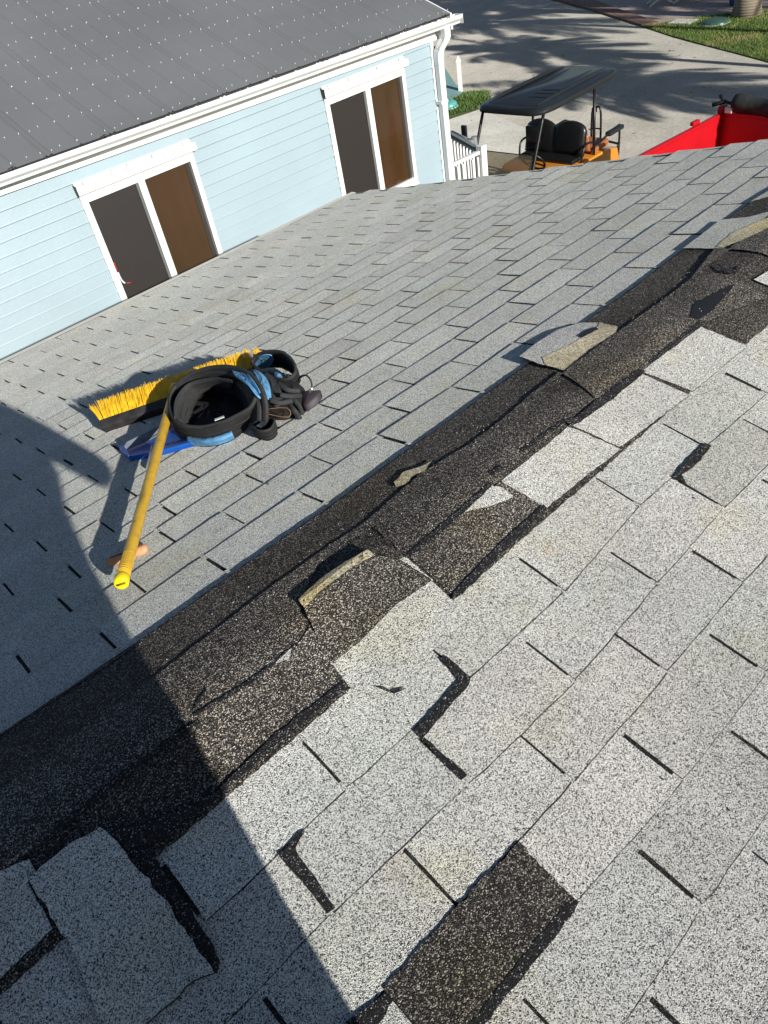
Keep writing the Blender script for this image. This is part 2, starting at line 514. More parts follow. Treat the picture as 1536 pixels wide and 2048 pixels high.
# lapped piece over the ridge: far edge is the crease line, near edge a torn line
capL = cre[:6] + [(745, 1060), (700, 1085), (640, 1130), (600, 1212), (612, 1258), (590, 1300), (500, 1368), (392, 1432), (200, 1600), (80, 1695), (-150, 1850)]
piece('ridge_lap', capL, 0.0062, 0.0034, M_dark, 'dark lapped strip bent over the ridge at its lower left end', tone=1.1)
capM = [(737, 1046), (846, 950), (937, 896), (1007, 844), (1068, 790), (1190, 800), (1130, 850), (1060, 905), (1000, 965), (985, 975), (870, 1085), (812, 1120), (748, 1062)]
piece('ridge_lap', capM, 0.0070, 0.0040, M_dark, 'middle lapped strip bent over the ridge', tone=0.9)
capR = [(1050, 805), (1100, 771), (1222, 680), (1341, 595), (1400, 548), (1536, 600), (1480, 620), (1400, 655), (1285, 745), (1195, 808), (1172, 782), (1120, 750)]
piece('ridge_lap', capR, 0.0080, 0.0046, M_dark, 'dark lapped strip with the black cement blot', tone=1.05)
capRR = [(1370, 506), (1420, 503), (1470, 512), (1510, 535), (1560, 560), (1700, 430), (1640, 350), (1536, 439), (1480, 470), (1425, 500)]
piece('ridge_lap', [(1385, 560), (1455, 507), (1536, 439), (1640, 350), (1760, 420), (1620, 560), (1536, 518), (1490, 507), (1430, 503)], 0.0100, 0.0056, M_dark, 'farthest lapped strip over the ridge', tone=1.2)
# pale tabs of the uppermost near course that are still in place
piece('shingle_tab', [(692, 1374), (665, 1332), (720, 1280), (790, 1215), (866, 1163), (798, 1122), (812, 1116), (905, 1204), (1100, 1300), (800, 1480), (700, 1385)][:8] + [(940, 1240), (760, 1400)],
      0.0042, 0.002, M_white, 'pale tab left standing beside the torn dark patches')
piece('shingle_tab', [(1002, 966), (1050, 928), (1135, 858), (1160, 866), (1240, 903), (1160, 965), (1090, 1022)], 0.0048, 0.0030, M_white, 'pale tab at the upper edge of the near slope')
piece('shingle_tab', [(1138, 852), (1200, 810), (1282, 752), (1378, 795), (1238, 899)], 0.0052, 0.0034, M_white, 'pale tab with dusty upper corner below the ridge')
piece('shingle_tab', [(1280, 746), (1345, 700), (1401, 658), (1494, 697), (1384, 787)], 0.0050, 0.0034, M_white, 'pale tab next to the black cement blot')
piece('shingle_tab', [(1505, 566), (1560, 535), (1600, 560), (1560, 585), (1536, 580)], 0.0105, 0.004, M_white, 'small pale corner at the right edge of the ridge')
# dark piece with its pale island
piece('torn_tab', [(820, 1118), (905, 1196), (1000, 1098), (1088, 1022), (1050, 995), (1000, 968), (985, 978), (900, 1055)], 0.0066, 0.0036, M_dark, 'dark torn tab with a pale island of old granules', tone=1.15)
piece('granule_patch', [(930, 1030), (948, 1010), (983, 977), (1003, 980), (1026, 998), (1018, 1004), (975, 1020), (958, 1022)], 0.0076, 0.0012, M_white, 'pale island of old granules')
piece('granule_patch', [(532, 1334), (560, 1318), (584, 1302), (580, 1322), (560, 1330)], 0.0076, 0.0012, M_white, 'pale sliver in the dark strip')
# raised tab with bare mat along its curled edge
def liftA(x, t): 
    X0, T0 = ridge(680, 1170); return 0.0075 + 0.013*max(0.0, min(1.0, 1-abs(t-ridge(675, 1165)[1])/0.09))**1.5
piece('raised_tab', [(604, 1214), (640, 1176), (690, 1142), (744, 1114), (760, 1120), (800, 1128), (862, 1166), (790, 1215), (715, 1292), (664, 1330), (640, 1290)], 0, 0.004, M_dark,
      'raised brown tab curled up along its ridge side', lift=liftA, tone=1.15)
piece('bare_mat', [(602, 1212), (640, 1174), (690, 1139), (740, 1112), (750, 1120), (700, 1151), (650, 1189), (612, 1225)], 0, 0.002, M_tan,
      'tan bare mat on the curled edge', lift=lambda x, t: liftA(x, t)+0.0012)
piece('torn_tab', [(620, 1258), (690, 1368), (640, 1410), (545, 1476), (470, 1545), (395, 1500), (385, 1436), (500, 1372), (590, 1303)], 0.0066, 0.0038, M_dark, 'brown torn tab below the raised one', tone=1.3)
# raised black strips: sealant, bared asphalt, and gap shade put into the colour
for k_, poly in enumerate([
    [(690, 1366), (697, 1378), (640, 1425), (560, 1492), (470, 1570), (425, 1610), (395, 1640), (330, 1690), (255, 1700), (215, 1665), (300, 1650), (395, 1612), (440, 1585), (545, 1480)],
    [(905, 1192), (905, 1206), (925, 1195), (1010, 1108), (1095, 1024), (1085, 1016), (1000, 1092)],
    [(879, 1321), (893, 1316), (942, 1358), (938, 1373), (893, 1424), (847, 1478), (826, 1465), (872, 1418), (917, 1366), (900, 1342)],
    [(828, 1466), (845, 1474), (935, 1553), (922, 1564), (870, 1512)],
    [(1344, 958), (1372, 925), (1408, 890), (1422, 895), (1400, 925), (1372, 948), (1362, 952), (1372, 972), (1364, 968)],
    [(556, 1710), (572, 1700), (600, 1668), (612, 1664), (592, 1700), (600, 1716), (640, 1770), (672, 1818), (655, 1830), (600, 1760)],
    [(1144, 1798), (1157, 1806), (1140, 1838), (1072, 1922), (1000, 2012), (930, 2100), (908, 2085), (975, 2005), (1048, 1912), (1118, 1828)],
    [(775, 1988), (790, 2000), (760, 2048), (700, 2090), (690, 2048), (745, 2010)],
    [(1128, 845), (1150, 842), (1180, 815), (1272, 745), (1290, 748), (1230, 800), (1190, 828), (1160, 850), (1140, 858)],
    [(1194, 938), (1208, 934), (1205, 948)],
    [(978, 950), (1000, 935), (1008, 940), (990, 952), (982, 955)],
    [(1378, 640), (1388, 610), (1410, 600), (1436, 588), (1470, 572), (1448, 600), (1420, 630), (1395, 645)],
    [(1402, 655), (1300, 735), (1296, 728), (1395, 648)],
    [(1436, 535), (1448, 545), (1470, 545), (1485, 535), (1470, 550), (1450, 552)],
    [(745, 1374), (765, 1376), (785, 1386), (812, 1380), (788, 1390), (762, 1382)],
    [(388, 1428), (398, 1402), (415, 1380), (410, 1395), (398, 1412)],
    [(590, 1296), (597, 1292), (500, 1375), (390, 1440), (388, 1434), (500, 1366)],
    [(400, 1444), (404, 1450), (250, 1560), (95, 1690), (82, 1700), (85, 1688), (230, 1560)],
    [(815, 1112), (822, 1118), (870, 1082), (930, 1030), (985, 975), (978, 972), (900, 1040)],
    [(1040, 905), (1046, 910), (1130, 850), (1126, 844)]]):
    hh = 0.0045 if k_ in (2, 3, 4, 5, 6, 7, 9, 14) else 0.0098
    piece('sealant_shade_strip', poly, hh, 0.002, M_blot if k_ in (11,) else M_tar, None, jag=0.0017)
piece('sealant_shade_strip', [(x, t+.002) for x, t in fe] + [(x, t-.007-.004*math.sin(x*9)) for x, t in fe[::-1]], 0.0046, 0.003, M_tar, 'black seam with painted shade along the far side of the bare ridge', px=False, jag=.002)  # asphalt edge and its shadow line drawn together as one black strip
# missing tab: unfaded shingle showing
piece('bared_shingle', [(1037, 1686), (1095, 1746), (1150, 1804), (1060, 1910), (940, 2065), (905, 2110), (850, 2062), (776, 1992), (766, 1978), (889, 1843)], 0.0036, 0.004, M_dark, 'dark unfaded rectangle where a tab is missing', tone=0.85, jag=0.003)
# torn corner in the shade at lower left
def liftB(x, t):
    return 0.012
piece('slipped_tab', [(62, 1762), (130, 1705), (205, 1660), (240, 1690), (330, 1800), (425, 1935), (432, 1950), (390, 1965), (300, 2048), (240, 2120), (150, 1900)], 0, 0.010, M_white,
      'pale slipped tab with thick crumbling edge in the shade', lift=liftB, jag=0.003)
piece('sealant_shade_strip', [(205, 1652), (240, 1650), (300, 1690), (340, 1760), (400, 1850), (442, 1925), (436, 1950), (400, 1930), (330, 1800), (250, 1690)], 0.0068, 0.003, M_tar, jag=0.004)
piece('shingle_tab', [(-60, 1790), (0, 1748), (62, 1722), (78, 1750), (60, 1768), (110, 1860), (0, 1965), (-120, 1990)], 0.007, 0.004, M_white, 'pale tab corner at the left edge in the shade')
# lifted loose shingle
X0f, T0f = ridge(1200, 655)
def liftF(x, t):
    a = rf(1040, 725, 1); f = max(0, min(1, 1-(x-a[0])/0.26)); g = max(0, min(1, (t-0.10)/0.2))
    return 0.0085 + 0.009*f*g
piece('loose_shingle', [(1040, 725), (1075, 695), (1115, 668), (1162, 652), (1200, 652), (1236, 661), (1232, 672), (1180, 706), (1128, 748), (1080, 738)], 0, 0.004, M_white,
      'loose pale shingle end lifted off the ridge', lift=liftF, jag=0.001, tone=0.95)
piece('bare_mat', [(1085, 725), (1140, 700), (1190, 668), (1200, 652), (1236, 661), (1232, 672), (1180, 706), (1128, 747), (1095, 741)], 0, 0.002, M_tan,
      'tan bare mat on the loose shingle end', lift=lambda x, t: liftF(x, t)+0.0012, jag=0.002)
piece('sealant_shade_strip', [(1158, 680), (1175, 668), (1192, 662), (1198, 666), (1180, 676), (1165, 684)], 0, 0.001, M_blot, lift=lambda x, t: liftF(x, t)+0.0024)
piece('loose_shingle', [(1366, 503), (1400, 478), (1440, 446), (1500, 440), (1536, 430), (1560, 450), (1500, 480), (1440, 504)], 0, 0.003, M_far,
      'pale shingle end lying across the ridge at the far right', lift=lambda x, t: 0.009, jag=0.002)
piece('bare_mat', [(1432, 501), (1462, 474), (1505, 455), (1540, 441), (1556, 452), (1500, 480), (1445, 503)], 0, 0.002, M_tan, 'tan bare mat at the far right', lift=lambda x, t: 0.0102, jag=0.003)
piece('bare_mat', [(790, 972), (812, 950), (850, 938), (866, 930), (850, 950), (830, 958), (812, 976), (795, 982)], 0, 0.002, M_tan, 'tan torn mat scrap beside the crease', lift=lambda x, t: 0.0095, jag=0.003)
piece('shingle_tab', [(1500, 410), (1536, 388), (1600, 350), (1600, 380), (1536, 400)], 0.009, 0.004, M_far)
# loose granules on the dark strips
bm = bmesh.new(); cl = bm.loops.layers.float_color.new('tone')
for _ in range(1500):
    X = random.uniform(-0.5, 3.2); t = random.uniform(-0.22, 0.20) if random.random() < .6 else random.gauss(-0.2, 0.02)
    q = m3(X, t, 0.010 if -0.12 < t < 0.12 else 0.0055); s_ = random.uniform(.0008, .0016)
    r_ = bmesh.ops.create_icosphere(bm, subdivisions=1, radius=s_)
    for v in r_['verts']: v.co += q
for f in bm.faces:
    for lp in f.loops: lp[cl] = (1, 1, 1, 1)
g_ = link('loose_granules', bm, plain('loose_grit', (0.5, 0.47, 0.44), 0.9, var=0.5, scale=200), None)
tag(g_, 'loose pale grit scattered on the bare ridge', 'grit', kind='stuff')

# ================================================================== GROUND
def gp(x, y, dz=0.0):
    P = hz(x, y, G); return Vector((P[0], P[1], G+dz))
M_lawn = plain('turf_soil', (0.10, 0.13, 0.035), 0.95, var=0.45, scale=1.3, bump=0.02, bscale=40)
bm = bmesh.new()
v = [bm.verts.new((x, y, G-0.02)) for x, y in ((-300, -300), (300, -300), (300, 300), (-300, 300))]
bm.faces.new(v)
tag(link('lawn_ground', bm, M_lawn), kind='structure')
def concrete(name, c, scale=0.9):
    m, t, n, b, l = new_mat(name)
    tc = n.new('ShaderNodeTexCoord')
    a = n.new('ShaderNodeTexNoise'); a.inputs['Scale'].default_value = scale; a.inputs['Detail'].default_value = 10; a.inputs['Roughness'].default_value = 0.7
    d = n.new('ShaderNodeTexNoise'); d.inputs['Scale'].default_value = 14; d.inputs['Detail'].default_value = 8
    l.new(tc.outputs['Object'], a.inputs[0]); l.new(tc.outputs['Object'], d.inputs[0])
    cr = n.new('ShaderNodeValToRGB'); e = cr.color_ramp.elements
    e[0].position = .32; e[1].position = .7
    e[0].color = (c[0]*.78, c[1]*.77, c[2]*.75, 1); e[1].color = (c[0]*1.12, c[1]*1.12, c[2]*1.12, 1)
    l.new(a.outputs[0], cr.inputs[0])
    mr = n.new('ShaderNodeMapRange'); mr.inputs[1].default_value = .3; mr.inputs[2].default_value = .7; mr.inputs[3].default_value = .86; mr.inputs[4].default_value = 1.12
    l.new(d.outputs[0], mr.inputs[0])
    mx = n.new('ShaderNodeMix'); mx.data_type = 'RGBA'; mx.blend_type = 'MULTIPLY'; mx.inputs[0].default_value = 1
    l.new(cr.outputs[0], mx.inputs[6]); l.new(mr.outputs[0], mx.inputs[7]); l.new(mx.outputs[2], b.inputs['Base Color'])
    b.inputs['Roughness'].default_value = .9
    try: b.inputs['Diffuse Roughness'].default_value = 1.0
    except Exception: pass
    bp = n.new('ShaderNodeBump'); bp.inputs['Distance'].default_value = .012; l.new(d.outputs[0], bp.inputs['Height']); l.new(bp.outputs[0], b.inputs['Normal'])
    return m
M_conc = concrete('driveway_concrete', (0.345, 0.33, 0.295))
M_conc2 = concrete('slab_concrete', (0.40, 0.40, 0.375), 1.4)
def sheet(name, pts, h, mat, thick=0.03, kind='structure'):
    bm = bmesh.new()
    prism(bm, [Vector((p_[0], p_[1], G+h-thick)) for p_ in pts], (0, 0, thick))
    bmesh.ops.recalc_face_normals(bm, faces=bm.faces)
    o = link(name, bm, mat)
    if kind: tag(o, kind=kind)
    return o
e_ = [gp(1080, -6), gp(1180, 22), gp(1285, 55), gp(1345, 75), gp(1400, 90), gp(1470, 108), gp(1536, 126), gp(1640, 165)]
edge = [(p_.x, p_.y) for p_ in e_]
drive = [(27.5, 23.5)] + edge + [(15.5, -6), (15, -14), (4.5, -14), (4.5, 5.0), (8.3, 5.2), (9.2, 9.4), (12.2, 9.6), (13.0, 11.2), (14.3, 12.1), (15.3, 13.5), (17.4, 16.4), (20, 24), (22, 30)]
sheet('driveway', drive, 0.0, M_conc)
# lighter slab by the house corner, with its joint
slab = [gp(885, 243), gp(958, 221), gp(1065, 262), gp(1068, 272)]
sheet('concrete_slab', [(p_.x, p_.y) for p_ in (gp(880, 246), gp(962, 219), gp(1075, 268))] + [(11.0, 8.0), (8.6, 7.6), (7.6, 9.2)], 0.012, M_conc2)
# brick border strip and pavers beyond it
M_brick = plain('brick_border', (0.20, 0.12, 0.09), 0.85, var=0.35, scale=8, bump=0.01)
s_ = [gp(1080, -8), gp(1180, 20), gp(1283, 53), gp(1318, 48), gp(1240, 22), gp(1160, -8)]
sheet('brick_border', [(p_.x, p_.y) for p_ in s_], 0.05, M_brick, 0.07)
def paver_mat():
    m, t, n, b, l = new_mat('herringbone_pavers')
    tc = n.new('ShaderNodeTexCoord'); br = n.new('ShaderNodeTexBrick')
    br.inputs['Scale'].default_value = 4.2; br.inputs['Color1'].default_value = (.44, .33, .29, 1); br.inputs['Color2'].default_value = (.55, .46, .41, 1)
    br.inputs['Mortar'].default_value = (.13, .10, .09, 1); br.inputs['Mortar Size'].default_value = .03
    mp = n.new('ShaderNodeMapping'); mp.inputs['Rotation'].default_value = (0, 0, .6)
    l.new(tc.outputs['Object'], mp.inputs[0]); l.new(mp.outputs[0], br.inputs[0]); l.new(br.outputs[0], b.inputs['Base Color']); b.inputs['Roughness'].default_value = .9
    return m
s_ = [gp(1160, -8), gp(1240, 22), gp(1318, 48), gp(1380, 38), gp(1450, 30), gp(1560, 16)]
sheet('paver_apron', [(p_.x, p_.y) for p_ in s_] + [(34, 12), (36, 24), (30, 28)], 0.02, paver_mat())
# lawn patch raised a little, with grass
def inpoly(x, y, poly):
    c_ = False; j = len(poly)-1
    for i in range(len(poly)):
        xi, yi = poly[i]; xj, yj = poly[j]
        if (yi > y) != (yj > y) and x < (xj-xi)*(y-yi)/(yj-yi)+xi: c_ = not c_
        j = i
    return c_
def grass_mat():
    m, t, n, b, l = new_mat('grass_blades')
    tc = n.new('ShaderNodeTexCoord'); no = n.new('ShaderNodeTexNoise'); no.inputs['Scale'].default_value = 0.9; no.inputs['Detail'].default_value = 5
    l.new(tc.outputs['Object'], no.inputs[0])
    cr = n.new('ShaderNodeValToRGB'); e = cr.color_ramp.elements
    e[0].position = .35; e[0].color = (.085, .15, .025, 1); e[1].position = .68; e[1].color = (.30, .25, .10, 1)
    q = e.new(.52); q.color = (.13, .20, .035, 1)
    l.new(no.outputs[0], cr.inputs[0]); l.new(cr.outputs[0], b.inputs['Base Color']); b.inputs['Roughness'].default_value = .7
    return m
M_grass = grass_mat()
def blades(bm, x, y, h, wd, lean):
    a = random.uniform(0, 2*math.pi); dx, dy = math.cos(a)*wd, math.sin(a)*wd
    lx, ly = random.gauss(0, lean), random.gauss(0, lean)
    p_ = [bm.verts.new(q) for q in ((x-dx, y-dy, G-.01), (x+dx, y+dy, G-.01), (x+lx, y+ly, G+h))]
    bm.faces.new(p_)
lawn_poly = [(p_.x, p_.y) for p_ in (gp(1285, 53), gp(1345, 73), gp(1400, 88), gp(1470, 106), gp(1536, 124), gp(1660, 160), gp(1680, 10), gp(1536, 19), gp(1450, 30), gp(1380, 38), gp(1318, 48))]
sheet('lawn', lawn_poly, 0.015, M_lawn, 0.04)
bm = bmesh.new(); n_ = 0
xs = [q[0] for q in lawn_poly]; ys = [q[1] for q in lawn_poly]
while n_ < 26000:
    x, y = random.uniform(min(xs), max(xs)), random.uniform(min(ys), max(ys))
    if not inpoly(x, y, lawn_poly): continue
    blades(bm, x, y, random.uniform(.03, .085), random.uniform(.006, .013), .03); n_ += 1
tag(link('grass', bm, M_grass), 'short patchy grass on the far lawn beyond the driveway', 'grass', kind='stuff')
# weedy clump by the picket post
bm = bmesh.new()
c0 = gp(922, 204)
for _ in range(5000):
    a = random.uniform(0, 2*math.pi); r_ = math.sqrt(random.random())
    x = c0.x + r_*math.cos(a)*.95 - .1; y = c0.y + r_*math.sin(a)*.75 - .1
    if x > 15.9 or (x-14.3)*0.9+(y-12.1)*-0.9 > 0.55: continue
    blades(bm, x, y, random.uniform(.04, .20)*(1.1-r_*.7), random.uniform(.01, .02), .06)
tag(link('ground_cover', bm, plain('weed_leaves', (.085, .15, .03), .6, var=.4, scale=5)), 'weedy green clump at the foot of the white picket', 'plants', kind='stuff')
sheet('planting_bed', [(p_.x, p_.y) for p_ in (gp(872, 250), gp(960, 220), gp(930, 188), gp(872, 195))], 0.008, M_lawn, 0.03)

# ---- picket post
b0 = gp(922, 189)
post = thing('picket_post', 'lone white picket post with pointed top at the edge of the driveway', 'post', (b0.x, b0.y, G))
bm = bmesh.new(); hh = .70; w_ = .062
box(bm, (-w_, -w_*.8, -.05), (w_, w_*.8, hh), bev=.004)
link('shaft', bm, M_trim, post)
bm = bmesh.new(); box(bm, (-w_*1.05, -w_*.85, hh+.0015), (w_*1.05, w_*.85, hh+.03), bev=.003)
for zz, ww in (): pass
a = [bm.verts.new((x, y, hh+.031)) for x, y in ((-w_*1.2, -w_), (w_*1.2, -w_), (w_*1.2, w_), (-w_*1.2, w_))]
t_ = bm.verts.new((0, 0, hh+.16))
bm.faces.new(a[::-1])
for i in range(4): bm.faces.new((a[i], a[(i+1) % 4], t_))
link('pointed_cap', bm, M_trim, post)
for o in post.children: pass
post.rotation_euler = (0, 0, R(38))

# ---- teal ramp corner and lids
M_teal = plain('teal_paint', (0.20, 0.36, 0.34), 0.6, var=0.08)
M_teald = plain('teal_paint_side', (0.20, 0.36, 0.34), 0.6, var=0.08)
q = [gp(870, 128), gp(918, 188), gp(870, 200)]
bm = bmesh.new()
a, b_, c_ = q
top = [Vector((a.x, a.y, G+.30)), Vector((b_.x, b_.y, G+.05)), Vector((c_.x, c_.y, G+.14))]
prism(bm, [Vector((14.5, 15.9, G+.30)), Vector((13.2, 12.7, G+.2)), Vector((15.15, 13.25, G+.06)), Vector((17.2, 15.95, G+.22))], (0, 0, .03))
prism(bm, [Vector((14.6, 15.8, G)), Vector((13.3, 12.8, G)), Vector((15.0, 13.25, G)), Vector((17.0, 15.85, G))], (0, 0, .05))
bmesh.ops.recalc_face_normals(bm, faces=bm.faces)
tag(link('ramp', bm, M_teal), 'teal painted low ramp corner beside the white picket post', 'ramp')
def lid(name, pos, r, h, mat, label, cat, squash=1.0, rimmat=None):
    t = thing(name, label, cat, pos)
    bm = bmesh.new()
    prof = [(r*.97, 0), (r, h*.15), (r, h*.45), (r*.9, h*.7), (r*.6, h*.93), (0.001, h)]
    n = 28; rings = [[bm.verts.new((rr*math.cos(2*math.pi*k/n), squash*rr*math.sin(2*math.pi*k/n), z)) for k in range(n)] for rr, z in prof]
    for A_, B_ in zip(rings, rings[1:]):
        for k in range(n):
            f = bm.faces.new((A_[k], A_[(k+1) % n], B_[(k+1) % n], B_[k])); f.smooth = True
    link('dome', bm, mat, t)
    bm = bmesh.new()
    tube(bm, [(r*1.03*math.cos(2*math.pi*k/24), squash*r*1.03*math.sin(2*math.pi*k/24), h*.22) for k in range(25)], h*.1, 6, cap=False)
    link('rim', bm, rimmat or mat, t)
    return t
p_ = gp(897, 219)
lid('round_lid', (p_.x, p_.y, G+.01), .22, .20, plain('turquoise_plastic', (.09, .33, .30), .35, var=.1), 'round turquoise plastic lid beside the downspout', 'lid', rimmat=plain('pale_turquoise', (.3, .5, .45), .5))
p_ = gp(1430, 48)
lid('planter_dome', (p_.x, p_.y, G+.0), .36, .13, plain('green_plastic', (.045, .095, .07), .35, var=.2), 'low green plastic dome sitting on the far lawn', 'dome', 1.0, plain('pale_rim', (.45, .55, .5), .3))
bm = bmesh.new()
p_ = gp(1366, 46); box(bm, (p_.x-.25, p_.y-.32, G), (p_.x+.25, p_.y+.32, G+.05), bev=.01)
tag(link('stepping_stone', bm, M_conc2), 'small pale slab lying in the lawn near the pavers', 'slab')

# ---- white folding chairs cut by the top of the picture
def leg_chair(loc, rz, label, grp):
    t = thing('lounge_chair', label, 'chair', loc, rz, grp)
    for sy_ in (-.28, .28):
        bm = bmesh.new(); tube(bm, [(-.35, sy_, 0.02), (.28, sy_, .44)], .03, 8); link('leg', bm, M_trim, t)
        bm = bmesh.new(); tube(bm, [(.35, sy_*.9, 0.02), (-.28, sy_*.9, .44)], .03, 8); link('leg', bm, M_trim, t)
    bm = bmesh.new()
    for k in range(6): box(bm, (-.36+k*.115, -.3, .45), (-.26+k*.115, .3, .475), bev=.004)
    link('seat', bm, M_trim, t)
    bm = bmesh.new()
    for k in range(5): box(bm, (-.012, -.3, .03+k*.11), (.012, .3, .12+k*.11), bev=.004, mat=Matrix.Translation((-.38, 0, .46)) @ Matrix.Rotation(R(-18), 4, 'Y'))
    link('backrest', bm, M_trim, t)
p_ = gp(1325, 14); leg_chair((p_.x+.2, p_.y+.2, G+.02), R(-50), 'white folding chair with crossed legs on the pavers, the left one', 'white folding chairs on the pavers')
p_ = gp(1374, 8); leg_chair((p_.x+.2, p_.y+.1, G+.02), R(-70), 'white folding chair on the pavers, nearer the palm trunk', 'white folding chairs on the pavers')

# ================================================================== PALMS
M_frond = plain('palm_leaf', (.075, .12, .03), .5, var=.35, scale=2)
M_frond2 = plain('dry_palm_leaf', (.22, .17, .08), .8, var=.3, scale=3)
def bark_mat():
    m, t, n, b, l = new_mat('palm_bark')
    tc = n.new('ShaderNodeTexCoord'); wv = n.new('ShaderNodeTexWave'); wv.bands_direction = 'Z'; wv.inputs['Scale'].default_value = 5; wv.inputs['Distortion'].default_value = 2.5; wv.inputs['Detail'].default_value = 4
    l.new(tc.outputs['Object'], wv.inputs[0]); cr = n.new('ShaderNodeValToRGB')
    cr.color_ramp.elements[0].color = (.19, .155, .12, 1); cr.color_ramp.elements[1].color = (.27, .225, .17, 1)
    l.new(wv.outputs[0], cr.inputs[0]); l.new(cr.outputs[0], b.inputs['Base Color']); b.inputs['Roughness'].default_value = .95
    bp = n.new('ShaderNodeBump'); bp.inputs['Distance'].default_value = .006; l.new(wv.outputs[0], bp.inputs['Height']); l.new(bp.outputs[0], b.inputs['Normal'])
    return m
M_bark = bark_mat()
def frond(bm, base, az, el, L_, droop, nl=34, ll=.62):
    p_ = Vector(base); d = Vector((math.cos(az)*math.cos(el), math.sin(az)*math.cos(el), math.sin(el)))
    pts = [p_.copy()]; n = 12
    for i in range(n):
        p_ = p_ + d*L_/n; d.z -= droop/n*(0.5+1.4*i/n); d.normalize(); pts.append(p_.copy())
    tube(bm, pts, [.022*(1-.8*i/n) for i in range(n+1)], 4, cap=False)
    for i in range(nl):
        f = .12 + .87*i/nl; q = f*n; k = int(q); fr = q-k
        c_ = pts[k].lerp(pts[min(k+1, n)], fr); dd = (pts[min(k+1, n)]-pts[k]).normalized()
        side = dd.cross(Vector((0, 0, 1))).normalized()
        ln = ll*(math.sin(math.pi*min(1, f*.9+.12))**.6)*random.uniform(.85, 1.1)
        for sg in (-1, 1):
            dr = (side*sg + dd*.75 + Vector((0, 0, -.25-.5*random.random()))).normalized()
            tip = c_ + dr*ln + Vector((0, 0, -.12*ln)); mid = c_ + dr*ln*.5
            wv = dd*.034
            a = [bm.verts.new(c_-wv*.6), bm.verts.new(mid-wv), bm.verts.new(tip), bm.verts.new(mid+wv), bm.verts.new(c_+wv*.6)]
            bm.faces.new(a)
def palm(loc, H, label, rc=2.3, nf=26, seed=1, tr=.13, lean=(0, 0), grp=None, ll=.62):
    random.seed(seed)
    t = thing('palm_tree', label, 'palm tree', loc, 0, grp)
    bm = bmesh.new(); n = 14
    pts = [(lean[0]*(i/n)**1.6, lean[1]*(i/n)**1.6, H*i/n-.05) for i in range(n+1)]
    tube(bm, pts, [tr*(1.55-.0*i if i == 0 else (1.25 if i == 1 else 1.0-.25*i/n)) for i in range(n+1)], 16)
    link('trunk', bm, M_bark, t)
    bm = bmesh.new(); top = Vector((lean[0], lean[1], H-.1))
    for i in range(nf):
        az = i*2.39996 + random.uniform(-.2, .2); f = i/nf
        frond(bm, top + Vector((0, 0, random.uniform(-.1, .15))), az, R(75-95*f+random.uniform(-8, 8)), rc*random.uniform(.9, 1.1), 1.5+random.uniform(-.2, .4), ll=ll)
    link('crown', bm, M_frond, t)
    bm = bmesh.new()
    for i in range(4):
        frond(bm, top - Vector((0, 0, .2)), i*1.7+seed, R(-50), rc*.75, 1.2, nl=18)
    link('dead_frond', bm, M_frond2, t)
    return t
kx, ky = math.cos(SUN_TRAVEL_AZ)/math.tan(SUN_EL), math.sin(SUN_TRAVEL_AZ)/math.tan(SUN_EL)
def palm_for_shadow(sx_, sy_, H, *a, **k):
    return palm((sx_ - kx*H, sy_ - ky*H, G), H, *a, **k)
palm_for_shadow(16.75, 9.6, 5.2, 'palm standing right of the picture whose crown shades the driveway by the cart', rc=2.2, nf=38, seed=3)
palm_for_shadow(22.3, 18.3, 6.6, 'tall palm right of the picture whose crown shades the far driveway', rc=2.6, nf=34, seed=5)
palm_for_shadow(24.8, 20.2, 7.4, 'tallest palm right of the picture beyond the lawn', rc=2.8, nf=32, seed=8)
palm_for_shadow(19.3, 14.2, 5.6, 'slender palm right of the picture with a small crown', rc=1.8, nf=26, seed=11)
palm_for_shadow(25.3, 13.9, 6.4, 'palm right of the picture whose crown shades the pavers', rc=2.7, nf=34, seed=14)
palm_for_shadow(28.0, 18.6, 7.4, 'palm far to the right behind the pavers', rc=2.8, nf=30, seed=16)
p_ = gp(1492, 32)
palm((p_.x, p_.y, G), 6.0, 'palm trunk rising from the lawn at the top right corner', rc=2.4, nf=26, seed=21, tr=.26)
random.seed(99)
# dark potted shrub behind the trunk and a pale kerb wall
p_ = gp(1478, 18)
sh = thing('shrub', 'dark green shrub in a blue pot just left of the palm trunk', 'shrub', (p_.x+.4, p_.y+.3, G))
bm = bmesh.new()
for _ in range(900):
    d = Vector((random.gauss(0, 1), random.gauss(0, 1), random.gauss(0, 1))).normalized()*random.random()**.4
    c_ = Vector((d.x*.35, d.y*.35, .62+d.z*.38)); a = Vector((random.gauss(0, 1), random.gauss(0, 1), random.gauss(0, 1))).normalized()*.045; b_ = a.orthogonal()*.5
    bm.faces.new([bm.verts.new(c_-a), bm.verts.new(c_+b_), bm.verts.new(c_+a), bm.verts.new(c_-b_)])
link('foliage', bm, M_frond, sh)
bm = bmesh.new(); tube(bm, [(0, 0, 0), (0, 0, .1), (0, 0, .3)], [.15, .19, .22], 16); link('pot', bm, plain('blue_glaze', (.03, .08, .22), .2), sh)
bm = bmesh.new()
P0 = gp(1500, -2); box(bm, (P0.x+1.8, P0.y-14, G), (P0.x+2.0, P0.y+3, G+.9), bev=.01)
tag(link('garden_wall', bm, M_conc2), 'pale low wall at the far edge of the lawn', 'wall')

